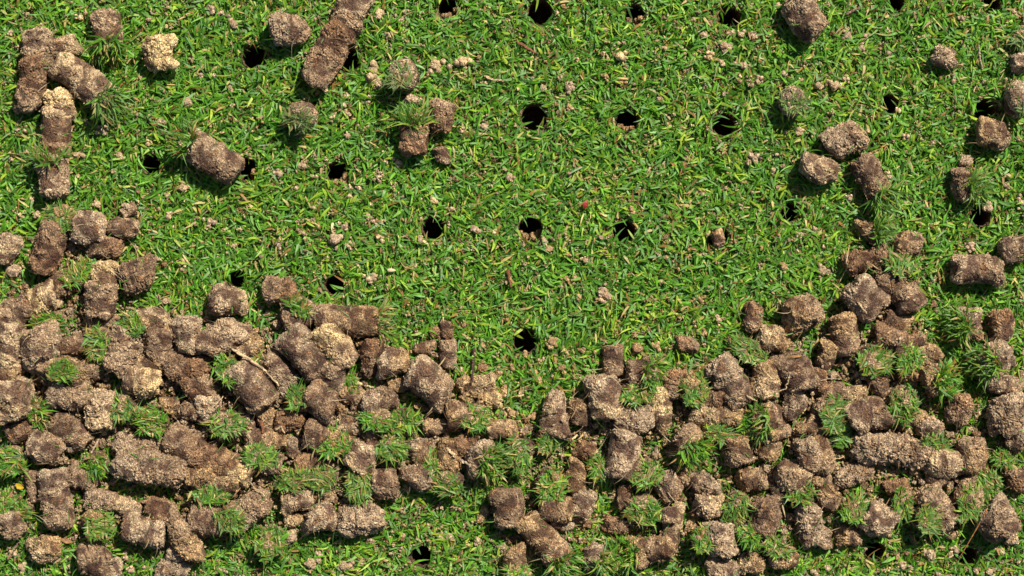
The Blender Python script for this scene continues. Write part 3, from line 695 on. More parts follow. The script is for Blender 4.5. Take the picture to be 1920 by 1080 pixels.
# slender things: points, radius px, colour key, name, label, category
STRANDS = [
 ([(435,654),(462,670),(485,685),(505,702),(526,726)], 3.6, 's', 5.5, "root_strand", "long pale root lying diagonally over plugs in the left pile", "root"),
 ([(391,774),(405,757),(421,742)], 2.6, 's', 11, "root_strand", "short pale root above the round grass tuft at left", "root"),
 ([(1590,471),(1586,500),(1572,533)], 1.8, 's', 13, "root_strand", "thin pale rootlet hanging down from the hollow reddish piece", "root"),
 ([(972,80),(988,90),(1008,101)], 4.5, 'r', 5.5, "twig", "short brown twig on open turf left of the pale crumb pair", "twig"),
 ([(1835,84),(1837,108),(1843,132)], 3.2, 'p', 5.5, "stem_fragment", "upright crumbly stem fragment in the turf near the right edge", "stem"),
 ([(1586,27),(1600,20),(1618,12)], 4.2, 'm', 5.5, "twig", "brown bark sliver right of the large rounded top plug", "twig"),
 ([(889,655),(887,685),(884,722)], 4.5, 'd', 6, "twig", "dark upright twig beside the loose tan soil heap", "twig"),
 ([(908,142),(925,150),(950,152)], 4, 's', 5, "stem_fragment", "crusted pale stem fragment lying level near the top centre", "stem"),
 ([(191,812),(181,836),(160,860)], 3.2, 'p', 9, "root_strand", "sand crusted root pointing down left below the pale rough plug", "root"),
 ([(472,896),(480,914),(497,931)], 2.4, 's', 6, "root_strand", "curling root trailing from the yellow tipped plug end", "root"),
 ([(1852,952),(1826,1000),(1795,1052)], 2.7, 'n', 16, "needle", "long straight orange brown needle at the bottom right", "needle"),
 ([(14,1050),(24,1032),(37,1014)], 4, 'm', 6, "twig", "brown twig in the bottom left corner", "twig"),
 ([(1552,873),(1566,860),(1590,853)], 1.8, 's', 12, "root_strand", "fine root left of the long ragged plug's end", "root"),
 ([(953,508),(954,522),(959,538)], 4.5, 'r', 5.5, "twig", "stubby reddish twig in the middle of the open turf", "twig"),
 ([(1482,698),(1477,718),(1461,735)], 2.4, 's', 14, "root_strand", "curved tan root between the round orange clod and thick plug", "root"),
 ([(667,716),(683,722),(701,726)], 3.4, 'y', 7, "straw", "pale straw piece beside the bright sprig patch", "straw"),
 ([(1081,815),(1071,825),(1058,838)], 2.8, 'y', 7, "straw", "cut straw piece under the cone shaped plug", "straw"),
 ([(269,757),(285,759),(303,762)], 3.6, 'm', 8, "twig", "small brown twig below the pale pitted plug", "twig"),
 ([(1648,884),(1662,891),(1685,878)], 2.2, 's', 12, "root_strand", "knotted rootlet over the dark cavity of the long ragged plug", "root"),
 ([(1722,884),(1728,895),(1733,908)], 2.0, 's', 13, "root_strand", "tiny rootlet dangling above the slanting plug with tuft below", "root"),
 ([(1610,568),(1617,578),(1626,588)], 3.0, 's', 13, "root_strand", "pale root at the foot of the thick rounded plug", "root"),
 ([(1400,742),(1410,748),(1420,752)], 2.4, 's', 12, "root_strand", "pale root tip poking from the large slanting plug's lower end", "root"),
 ([(838,842),(848,850),(854,858)], 4.4, 's', 14, "root_strand", "stout pale root on the upright plug at bottom centre left", "root"),
 ([(862,862),(872,866),(882,874)], 3.6, 'p', 14, "root_strand", "root bridging to the square cracked clod with bright tuft", "root"),
 ([(516,806),(527,800),(534,812)], 2.8, 's', 11, "root_strand", "hooked pale root beside the dark reddish clod", "root"),
 ([(488,790),(492,800),(494,812)], 5, 'r', 9, "root_strand", "thick reddish root left of the dark reddish clod", "root"),
]
# ------------------------------------------------------------------ the turf: ground, holes
HX = np.array([[(h[0] - 960) * S, (540 - h[1]) * S, h[2] * S] for h in HOLES])
def build_ground():
    st = .00125
    gx = np.concatenate([[-5, -2, -.9, -.5], np.arange(-.34, .3401, st), [.5, .9, 2, 5]])
    gy = np.concatenate([[-5, -2, -.9, -.4], np.arange(-.22, .2201, st), [.4, .9, 2, 5]])
    X, Y = np.meshgrid(gx, gy, indexing='ij'); P = np.stack([X.ravel(), Y.ravel(), np.zeros(X.size)], 1)
    P[:, 2] = pn(P * 90) * .0007 + pn(P * 400 + 9) * .0004 - .0002
    nx, ny = len(gx), len(gy)
    I = np.arange(nx * ny).reshape(nx, ny)
    F = np.stack([I[:-1, :-1].ravel(), I[1:, :-1].ravel(), I[1:, 1:].ravel(), I[:-1, 1:].ravel()], 1)
    inside = np.zeros(len(P), bool)
    for hx, hy, r in HX:
        d = np.hypot(P[:, 0] - hx, P[:, 1] - hy)
        b = np.abs(d - r) < st * .62
        k = r / np.maximum(d[b], 1e-6)
        P[b, 0] = hx + (P[b, 0] - hx) * k; P[b, 1] = hy + (P[b, 1] - hy) * k
        inside |= (d < r - st * .62)
    F = F[~inside[F].any(1)]
    g = mesh_np("ground", P, F, None, M_turf, smooth=True)
    tag(g, "brown thatchy soil between the grass blades of the turf", "ground", kind="structure")
build_ground()

def build_hole(x, y, r, loose, label, k):
    rs = np.random.default_rng(500 + k); R = r * S; n = 40; rings = 14; V = []; cx, cy, _ = px(x, y)
    ph = rs.uniform(0, 99)
    for i in range(rings):
        z = [.0006, -.0002, -.0012][i] if i < 3 else -.0012 - .0225 * (i - 2) / (rings - 3)
        rr = R * (1.03 if i == 0 else .985 if i == 1 else .99)
        for j in range(n):
            a = 2 * math.pi * j / n
            q = np.array([[math.cos(a) * 3 + ph, math.sin(a) * 3, i * .6]])
            f = rr + (pn(q * 1.3)[0] * .0006 + rs.normal(0, .00018)) * (0 if i == 1 else 1)
            V.append((math.cos(a) * f, math.sin(a) * f, z + (rs.normal(0, .0002) if i != 1 else 0)))
    F = [[i * n + j, (i + 1) * n + j, (i + 1) * n + (j + 1) % n, i * n + (j + 1) % n] for i in range(rings - 1) for j in range(n)]
    V = np.array(V); bot = np.array([list(range((rings - 1) * n, rings * n))])
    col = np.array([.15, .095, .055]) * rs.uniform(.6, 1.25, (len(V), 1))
    if not loose:
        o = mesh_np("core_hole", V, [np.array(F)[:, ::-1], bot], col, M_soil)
        o.location = (cx, cy, 0)
    else:
        o = bpy.data.objects.new("core_hole", None); C.objects.link(o); o.location = (cx, cy, 0); o.empty_display_size = .005
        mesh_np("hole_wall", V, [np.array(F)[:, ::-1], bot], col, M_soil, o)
        for q in range(6):
            a = rs.uniform(-2.9, -.2); rad = R * rs.uniform(.14, .34)
            P, F2, c = lump(rad * 1.2, rad, 'o', 'r', 1.7, 900 + k * 5 + q, step=.0005)
            P = P + np.array([math.cos(a) * (R - rad * .9), math.sin(a) * (R - rad * .9), -rad * .5 - q * .0009])
            mesh_np("fallen_soil", P, F2, c, M_soil, o)
    tag(o, label, "hole", "core holes left in the turf")
for k, h in enumerate(HOLES): build_hole(*h, k)

# ------------------------------------------------------------------ the soil plugs, resting on the turf and on one another
GS = .0005; GX0, GY0 = -.30, -.19; GNX, GNY = 1200, 760
HF = np.full((GNX, GNY), .0014)
COV = np.zeros((GNX, GNY), bool)       # where a plug lies on the turf
def foot(cx, cy, ang, h, r):
    R = max(h, r) * 1.2
    i0 = max(int((cx - R - GX0) / GS), 0); i1 = min(int((cx + R - GX0) / GS) + 2, GNX)
    j0 = max(int((cy - R - GY0) / GS), 0); j1 = min(int((cy + R - GY0) / GS) + 2, GNY)
    X, Y = np.meshgrid(GX0 + np.arange(i0, i1) * GS - cx, GY0 + np.arange(j0, j1) * GS - cy, indexing='ij')
    u = X * math.cos(ang) + Y * math.sin(ang); v = -X * math.sin(ang) + Y * math.cos(ang)
    return slice(i0, i1), slice(j0, j1), u, v

DULL = [False]
def dusty(c, rs):
    k = rs.uniform(0, .35) * rs.uniform(.3, 1.2, (len(c), 1))
    if DULL[0]: k = rs.uniform(.3, .8, (len(c), 1))
    return (c * (1 - k) + np.array([.20, .23, .11]) * k) * .9
def tuft_blades(center, nrm, R, n, rs, ln=(.0045, .0085), spread=.75, el=1.0, dry=.1, flatb=False):
    """blades growing out of a disc (centre, normal, radius), local coordinates"""
    nrm = np.array(nrm, float); nrm /= np.linalg.norm(nrm)
    s = np.cross(nrm, [0.13, .2, 1]); s /= np.linalg.norm(s); t = np.cross(nrm, s)
    a = rs.uniform(0, 2 * math.pi, n); q = np.sqrt(rs.uniform(0, 1, n)) * R
    radial = s * np.cos(a)[:, None] + t * np.sin(a)[:, None]
    if flatb:
        el_ = rs.uniform(.75, 1.2); an = rs.uniform(0, 3.14); e1 = s * math.cos(an) + t * math.sin(an); e2 = np.cross(nrm, e1); c1 = radial @ e1; c2_ = radial @ e2
        radial = e1 * (c1 * el_)[:, None] + e2 * (c2_ / el_)[:, None]
        q = q * (1 + .22 * np.sin(a * 2 + rs.uniform(0, 6)) + .15 * np.sin(a * 5 + rs.uniform(0, 6)))
    root = center + radial * q[:, None] - nrm * .0008
    lean = rs.normal(0, .10, 3)
    if flatb:
        tn_ = rs.uniform(0, 2 * math.pi, n); comb = rs.uniform(0, 2 * math.pi)
        tn_ = np.where(rs.uniform(0, 1, n) < .62, comb + rs.normal(0, .65, n), tn_)
        d = nrm * rs.uniform(.02, .75, n)[:, None] ** 1.3 + (s * np.cos(tn_)[:, None] + t * np.sin(tn_)[:, None]) * .9 + radial * .12
        root = root - d * .0016
    else:
        d = nrm * el + radial * (q / R * .7)[:, None] + rs.normal(0, spread, (n, 3)) + lean
    d /= np.linalg.norm(d, axis=1)[:, None]
    bad = (d @ nrm) < (.0 if flatb else .08); d[bad] += nrm * .5; d /= np.linalg.norm(d, axis=1)[:, None]
    p = PW.copy(); p[5:] += dry / 2; p[4] += .03; p /= p.sum()
    return blades(root, d, rs.uniform(*ln, n) * (1.12 - .42 * np.clip(q / R, 0, 1) if flatb else 1) * np.where(rs.uniform(0, 1, n) < .08, 1.35, 1), rs.uniform(.00055, .00125, n), rs.uniform(0, .35, n) if flatb else rs.uniform(.1, .5, n), dusty(blade_colors(n, p, rs), rs), rs, roll=.55, seg=4, bsig=.48)

def add_plug(line, k):
    dat, label = line.split('|'); tk = dat.split(); rs = np.random.default_rng(1000 + k)
    if tk[0] == 'c':
        x, y, ww, hh = map(float, tk[1:5]); tones, tf, rough = tk[5], tk[6], float(tk[7]); taper = 0
        if tf == 't': x1 = x2 = x; y1 = y2 = y; r = (ww + hh) / 4 * S; h = 0
        else:
            if ww >= hh: ang = rs.normal(0, .22); h = ww / 2 * S; r = hh / 2 * S
            else: ang = -math.pi / 2 + rs.normal(0, .22); h = hh / 2 * S; r = ww / 2 * S
            r = (r * .92 + h * .08) * 1.01; h *= 1.0
    else:
        x1, y1, x2, y2, ww = map(float, tk[:5]); tones, tf, rough = tk[5], tk[6], float(tk[7]); taper = .55 if 'taper' in tk else rs.uniform(0, .10)
        x, y = (x1 + x2) / 2, (y1 + y2) / 2
        ang = math.atan2(-(y2 - y1), x2 - x1); r = ww / 2 * S
        h = math.hypot(x2 - x1, y2 - y1) / 2 * S + r * .12
    small = r < .0035
    if tf == 't' and tk[0] == 'c':
        # a plug standing or leaning with its turf end towards the sky
        c = px(x, y, .006); i, j, u, v = foot(c[0], c[1], 0, r, r)
        m = np.hypot(u, v) < r * .8; base = float(np.mean(HF[i, j][m])) if m.any() else .0015
        base = .0008 + min(base - .0008, .012) * .75
        hh2 = min(.0052 if y > 330 else .0062, r * .9) * (1 if r > .004 else .8)
        c = px(x, y, base + hh2)
        P, F, col = lump(hh2, r * .93, tones[0], tones[1], rough, 2000 + k, pw=3.2, grains=1)
        sx, sy = ww / (ww + hh) * 2, hh / (ww + hh) * 2
        P = np.stack([P[:, 1] * sx, P[:, 2] * sy, P[:, 0]], 1)      # axis upright
        F = F
        tl = Euler((rs.normal(-.12, .16), rs.normal(0, .16), 0)).to_matrix(); Mx = np.array(tl)
        P = P @ Mx.T
        P[:, 2] += hh2
        root = bpy.data.objects.new("turf_plug", None); C.objects.link(root); root.empty_display_size = .005
        root.location = (c[0], c[1], base)
        mesh_np("soil_core", P, F, col, M_soil, root)
        nb = int(70 + 250 * min(1, (r / .0075) ** 2))
        if tones == 'gg': nb = int(nb * .75)
        nrm = Mx @ np.array([0, 0, 1.0])
        top = y < 330; DULL[0] = top
        V, F2, c2 = tuft_blades(np.array([0, -r * .30 if top else 0, hh2]) + nrm * (hh2 * .93 + .0014), nrm, r * (.74 if top else 1.0), nb, rs, ln=(.0036, .0078), spread=.60, el=.50, dry=.22, flatb=True)
        V[:, :2] *= np.array([sx, sy]) ** .7; V[:, 0] += rs.uniform(-.15, .2) * r; V[:, 1] -= rs.uniform(0, .38) * r
        V[:, 2] = np.maximum(V[:, 2], .0002)
        DULL[0] = False
        mesh_np("grass_tuft", V, F2, c2, M_blade, root)
        tag(root, label, "turf plug", "soil plugs pulled from the turf")
        top = base + 2 * hh2
        R2 = np.hypot(u / sx, v / sy); mm = R2 < r
        HF[i, j][mm] = np.maximum(HF[i, j][mm], top - .001)
        COV[i, j][R2 < r * .8] = True
        return
    kx = px(x, y, r); i, j, u, v = foot(kx[0], kx[1], ang, h, r)
    m = (np.abs(u) < h * .85) & (np.abs(v) < r * .7)
    ma = m & (u < 0); mb = m & (u >= 0); H = HF[i, j]
    ha = float(H[ma].mean()) if ma.any() else .0015; hb = float(H[mb].mean()) if mb.any() else .0015
    ha = .0014 + min(ha - .0014, .015) * .72; hb = .0014 + min(hb - .0014, .015) * .72
    tilt = math.atan2((hb - ha) * .6, max(h, .003)) if not small else 0
    tilt = max(-.45, min(.45, tilt)) + rs.normal(0, .03)
    base = (ha + hb) / 2 - (.0006 if not small else .0003)
    c = px(x, y, base + r)
    clod = tk[0] == 'c'
    P, F, col = lump(h * (1.05 if clod and y > 520 else 1), r * ((1.07 if y > 520 else 1.02) if clod else 1), tones[0], tones[1], rough, 2000 + k, taper=taper + (abs(rs.normal(0, .16)) if clod else 0), bend=rs.normal(0, .16 if clod else .10),
                     flat=.92, pw=rs.uniform(3.4, 6.5) if clod else rs.uniform(6, 10), cuts=int(rs.integers(0, 3)) if clod else 0, shear=rs.normal(0, .16), grains=1)
    ca, sa, ct, stt = math.cos(ang), math.sin(ang), math.cos(tilt), math.sin(tilt)
    ax = np.array([ca * ct, sa * ct, stt]); ay = np.array([-sa, ca, 0]); az = np.cross(ax, ay)
    Mx = np.stack([ax, ay, az], 1)
    spin = rs.uniform(0, 6.28); cs_, sn_ = math.cos(spin), math.sin(spin)
    P = P @ Mx.T; P[:, 2] += r
    big = h / r > 1.22
    name = "soil_plug" if big else "soil_clod"
    parts = tf != '.'
    if not parts:
        root = mesh_np(name, P, F, col, M_soil)
    else:
        root = bpy.data.objects.new(name, None); C.objects.link(root); root.empty_display_size = .005
        mesh_np("soil_core", P, F, col, M_soil, root)
        ctr = np.array([0, 0, r])
        if tf in 'ab':
            s = -1 if tf == 'a' else 1
            e = ctr + ax * s * (h - .0015) + np.array([0, 0, r * .45]); nr = ax * s + np.array([0, 0, .75])
            V, F2, c2 = tuft_blades(e, nr, r * .85, 190, rs, ln=(.005, .0105), spread=.50)
            mesh_np("grass_tuft", V, F2, c2, M_blade, root)
        elif tf in 'lr':
            s = np.array([1.0 if tf == 'r' else -1.0, -.1, 0])
            e = ctr + s * max(h, r) * .70 + np.array([0, 0, r * .55]); nr = s + np.array([0, 0, 1.0])
            V, F2, c2 = tuft_blades(e, nr, r * .9, 190, rs, spread=.6)
            mesh_np("grass_tuft", V, F2, c2, M_blade, root)
        elif tf == 'f':
            e = ctr + ax * (h - .001)
            V, F2, c2 = tuft_blades(e, ax + np.array([0, 0, .1]), r * .8, 150, rs, ln=(.004, .010), spread=.42, dry=1.6)
            mesh_np("straw_fringe", V, F2, c2, M_blade, root)
    root.location = (c[0], c[1], base)
    tag(root, label, "soil plug" if big else "soil clod", "soil plugs pulled from the turf")
    prof = base + r + u * math.tan(tilt) + np.sqrt(np.clip(r * r - v * v, 0, None)) * .9
    mm = (np.abs(u) < h * .95) & (np.abs(v) < r * .95)
    HF[i, j] = np.where(mm, np.maximum(HF[i, j], prof), HF[i, j])
    COV[i, j] |= (np.abs(u) < h * .80) & (np.abs(v) < r * .68) & (base < .006)
PL = [l for l in PLUGS.strip().split('\n') if l.strip()]
for k, l in enumerate(PL): add_plug(l, k)

def hf(x, y):
    i = np.clip(((x - GX0) / GS).astype(int), 0, GNX - 1); j = np.clip(((y - GY0) / GS).astype(int), 0, GNY - 1)
    return i, j

# ------------------------------------------------------------------ crumbs one could pick up
LAND = [(1013, 22, "the clean round hole at the top edge"), (1191, 28, "the half filled hole at the top edge"), (1368, 32, "the top hole hung with pale blades"),
 (1002, 220, "the largest core hole"), (1176, 226, "the ragged hole with crumbs across it"), (1358, 233, "the upper right middle hole"),
 (476, 106, "the hole left of the long dark plug"), (655, 112, "the hole beside the long dark plug"), (282, 308, "the small hole left of the speckled plug"),
 (395, 292, "the speckled slanting plug"), (635, 325, "the hole with tan soil inside"), (813, 428, "the hole crossed by a blade"), (995, 430, "the wide hole below the largest"),
 (1170, 434, "the hole below the red fragment"), (1347, 446, "the hole plugged by a clod"), (1481, 399, "the small shaded hole at right"), (1837, 405, "the hole in dense turf at right"),
 (445, 523, "the small hole above the speckled clod"), (628, 535, "the hole above the frayed plug"), (985, 640, "the hole just above the band"),
 (1680, 5, "the cut hole right of the rounded plug"), (1860, 5, "the cut hole near the top corner"), (1668, 195, "the small overhung hole"), (1847, 207, "the hole above the squarish clod"),
 (842, 14, "the choked hole at the top edge"), (790, 1043, "the hole at the bottom edge"), (1640, 1033, "the shaded hole at bottom right"), (1812, 1040, "the hole at the needle tip"),
 (296, 100, "the yellow sandy clod"), (541, 55, "the broad clod near the top"), (757, 140, "the round turf topped clod"), (566, 216, "the turf covered clod left of centre"),
 (778, 250, "the grass topped upright plug"), (1510, 30, "the rounded top edge plug"), (1486, 190, "the faded turf topped clod"), (1583, 263, "the crumbly grey clod"),
 (1537, 318, "the smooth pale round clod"), (1635, 338, "the dark slanting plug at right"), (1863, 252, "the squarish clod"), (1808, 348, "the dark clod in tall grass"),
 (1770, 108, "the loose crumbly heap"), (70, 90, "the broken plug in the top corner"), (160, 155, "the slanting plug with pale top"), (105, 250, "the short sandy topped plug"),
 (100, 325, "the stubby grassed plug at left"), (200, 58, "the upright plug with grass foot"), (258, 516, "the dark crumbly clod at left"), (840, 655, "the narrow upright dark plug"),
 (1152, 677, "the narrow plug on the rim"), (1452, 635, "the oval tan pellet"), (895, 722, "the loose tan heap"), (512, 1012, "the round turf plug at bottom"), (178, 1053, "the smooth bottom left clod"),
 (348, 1010, "the round dark brown clod"), (678, 972, "the wide crumbly clod"), (1867, 972, "the clod beside the needle"), (1830, 505, "the thick horizontal plug"), (225, 440, "the cracked plug at left"),
 (1097, 383, "the small red fragment"), (1290, 646, "the lump with a curly strand"), (1207, 700, "the cracked barrel clod"), (955, 522, "the stubby reddish twig"), (990, 90, "the short brown twig"), (946, 950, "the gritty barrel plug")]
TN = {'g': 'greyish', 'p': 'pale', 's': 'sandy', 'y': 'yellowish', 'o': 'tan', 'm': 'brown', 'r': 'reddish'}
DIR = ["right of", "above right of", "above", "above left of", "left of", "below left of", "below", "below right of"]
used = set()
def crumb_label(x, y, w_, h_, t):
    size = "tiny" if max(w_, h_) < 13 else "small" if max(w_, h_) < 20 else "large"
    shape = "flat wide" if w_ > h_ * 1.4 else "tall narrow" if h_ > w_ * 1.4 else "rounded"
    L_ = sorted(LAND, key=lambda l: math.hypot(l[0] - x, l[1] - y))
    for l in L_[:5]:
        dx, dy = x - l[0], l[1] - y; d = DIR[int(round(math.atan2(dy, dx) / (math.pi / 4))) % 8]; dist = math.hypot(dx, dy)
        pre = "close " if dist < 48 else "" if dist < 100 else "well "
        s = f"{size} {shape} {TN[t]} crumb {pre}{d} {l[2]}"
        if s not in used and len(s.split()) <= 16: used.add(s); return s
    s = s.replace("crumb", "dry crumb"); used.add(s); return s
for k, e in enumerate(CRUMBS.replace('\n', '').split(';')):
    t = e.split(); x, y, w_, h_ = map(float, t[:4]); t = t[4]; rs = np.random.default_rng(7000 + k)
    tt = {'g': 'gp', 'p': 'pg', 's': 'sp', 'y': 'ys', 'o': 'oo', 'm': 'mo', 'r': 'ro'}[t]
    P, F, col = cluster(w_ / 2 * S * 1.12, h_ / 2 * S * 1.12, tt[0], tt[1], 7000 + k)
    c = px(x, y, .004)
    i, j = hf(np.array([c[0]]), np.array([c[1]])); b = max(.0021, float(HF[i, j][0]) - .0006)
    b = min(b, .016)
    o = mesh_np("soil_crumb", P, F, col * 1.22, M_crumb); o.location = (c[0], c[1], b)
    tag(o, crumb_label(x, y, w_, h_, t), "crumb", "crumbs of soil scattered on the turf")

# ------------------------------------------------------------------ roots, twigs, straw, needle
SC = {'s': (.50, .37, .22), 'r': (.20, .085, .045), 'p': (.36, .28, .20), 'm': (.24, .15, .10), 'd': (.07, .042, .035), 'n': (.42, .17, .06), 'y': (.62, .50, .27)}
for k, (pts, rp, ck, zz, name, label, cat) in enumerate(STRANDS):
    W = []
    pa = np.array(pts, float); m = 9 if name != "needle" else 3
    tt = np.linspace(0, len(pa) - 1, m); pa = np.stack([np.interp(tt, np.arange(len(pa)), pa[:, 0]), np.interp(tt, np.arange(len(pa)), pa[:, 1])], 1)
    for q, (x, y) in enumerate(pa):
        c = px(x, y, .008); i, j = hf(np.array([c[0]]), np.array([c[1]])); i, j = int(i[0]), int(j[0])
        z2 = max(float(HF[max(i - 2, 0):i + 3, max(j - 2, 0):j + 3].max()) + .0003, .0042)
        if name == "needle": z2 = [.0165, .011, .0045][q]
        W.append([*px(x, y, z2)[:2], z2])
    if name != "needle":
        for _ in range(3):
            for q in range(1, m - 1): W[q][2] = max(W[q][2], (W[q - 1][2] + W[q + 1][2]) / 2)
        for q in range(m - 2, -1, -1): W[q][2] = max(W[q][2], W[q + 1][2] - .0016)
        for q in range(1, m): W[q][2] = max(W[q][2], W[q - 1][2] - .0016)
    W = np.array(W); b = W.min(0); b[:2] = W[0][:2]
    V, F, col = tube(W - b, rp * S * (.62 if name == "needle" else .72), SC[ck], seed=k, sub=5 if name == "needle" else 3, jit=.04 if name == "needle" else .22)
    o = mesh_np(name, V, F, col, M_root, smooth=name == "needle"); o.location = b
    tag(o, label, cat)

# small orange mushroom
def lathe(prof, n=20):
    V = [(r * math.cos(2 * math.pi * k / n), r * math.sin(2 * math.pi * k / n), z) for r, z in prof for k in range(n)]
    F = [[i * n + k, i * n + (k + 1) % n, (i + 1) * n + (k + 1) % n, (i + 1) * n + k] for i in range(len(prof) - 1) for k in range(n)]
    return np.array(V), np.array(F)
mr_ = bpy.data.objects.new("mushroom", None); C.objects.link(mr_); b = px(1487, 634, .004); mr_.location = b; mr_.empty_display_size = .004
hd = px(1479, 616, .009) - b
V, F, col = tube([(0, 0, 0), tuple(hd * .5 + np.array([.0003, 0, 0])), tuple(hd)], .0009, (.38, .22, .12), seed=5, jit=.1)
mesh_np("stalk", V, F, col, M_root, mr_)
V, F = lathe([(.0001, -.0006), (.0012, -.0007), (.0018, -.0002), (.0017, .0006), (.0010, .0012), (.0003, .0013), (.00005, .00125)])
V += pn(V * 1500)[:, None] * .0001
tl = np.array(Euler((.5, -.2, 0)).to_matrix()); mesh_np("cap", V @ tl.T + hd, F, np.tile([.50, .24, .07], (len(V), 1)), M_root, mr_, smooth=True)
tag(mr_, "tiny orange mushroom with bent stalk beside the oval tan pellet", "mushroom")

def leaf(name, x, y, ln, wd, ang, z, colr, label, cat, curl=.3, seed=0):
    rs = np.random.default_rng(seed); n = 10; V = []
    for i in range(n + 1):
        t = i / n; w2 = wd * .5 * (math.sin(math.pi * min(max(t, .06), .97)) ** .7)
        for j in range(5):
            v = (j / 2 - 1) * w2
            V.append(((t - .5) * ln, v * rs.uniform(.85, 1.1), curl * (v * v / wd - ln * (t - .5) ** 2 * 2) + rs.normal(0, .00006)))
    F = [[i * 5 + j, (i + 1) * 5 + j, (i + 1) * 5 + j + 1, i * 5 + j + 1] for i in range(n) for j in range(4)]
    V = np.array(V); nV = len(V); V2 = V - np.array([0, 0, .00012]); F = np.array(F)
    ca, sa = math.cos(ang), math.sin(ang)
    Vv = np.concatenate([V, V2]); Vv = np.stack([Vv[:, 0] * ca - Vv[:, 1] * sa, Vv[:, 0] * sa + Vv[:, 1] * ca, Vv[:, 2]], 1)
    o = mesh_np(name, Vv, np.concatenate([F, F[:, ::-1] + nV]), np.array(colr) * rs.uniform(.75, 1.2, (2 * nV, 1)), M_blade, smooth=True)
    o.location = px(x, y, z); tag(o, label, cat); return o
leaf("leaf_fragment", 1098, 383, .0042, .0028, 1.2, .0058, (.33, .04, .025), "small red leaf fragment caught in the open turf", "leaf", seed=1)
leaf("leaf_fragment", 36, 912, .0042, .0026, -.5, .0062, (.62, .42, .03), "yellow leaf fragment near the left edge in the lower pile", "leaf", seed=2)
leaf("leaf_fragment", 818, 762, .0046, .0016, .5, .0070, (.62, .33, .03), "orange yellow leaf shred at the foot of the thick slanting plug", "leaf", seed=3)
leaf("leaf_fragment", 124, 1014, .0062, .0022, -.25, .0062, (.40, .22, .11), "curled tan dry leaf under the long upright grey plug", "leaf", seed=4)
leaf("leaf_fragment", 1262, 308, .0036, .0009, -.6, .0056, (.45, .14, .04), "thin orange shred left of the upper right middle hole", "leaf", seed=6)
leaf("leaf_fragment", 1492, 668, .0062, .0009, .05, .0170, (.48, .26, .09), "thin orange sliver lying on the thick dark plug", "leaf", seed=8)
# seed
D, F = cube_sphere(8); V = D * np.array([.0020, .0009, .0008]); V[:, 1] *= 1 - .3 * (V[:, 0] / .002)
o = mesh_np("seed", V, F, np.tile([.72, .58, .36], (len(V), 1)), M_root, smooth=True); o.location = px(734, 507, .0055)
tag(o, "pale oval seed lying in the turf above the hole over the frayed plug", "seed")

# how much plug cover is around
B = (HF > .004).astype(float)
for _ in range(3):
    for axx in (0, 1):
        cs = np.cumsum(B, axx); wv = 22
        hi_ = np.take(cs, np.clip(np.arange(B.shape[axx]) + wv, 0, B.shape[axx] - 1), axx); lo_ = np.take(cs, np.clip(np.arange(B.shape[axx]) - wv, 0, B.shape[axx] - 1), axx)
        B = (hi_ - lo_) / (2 * wv)

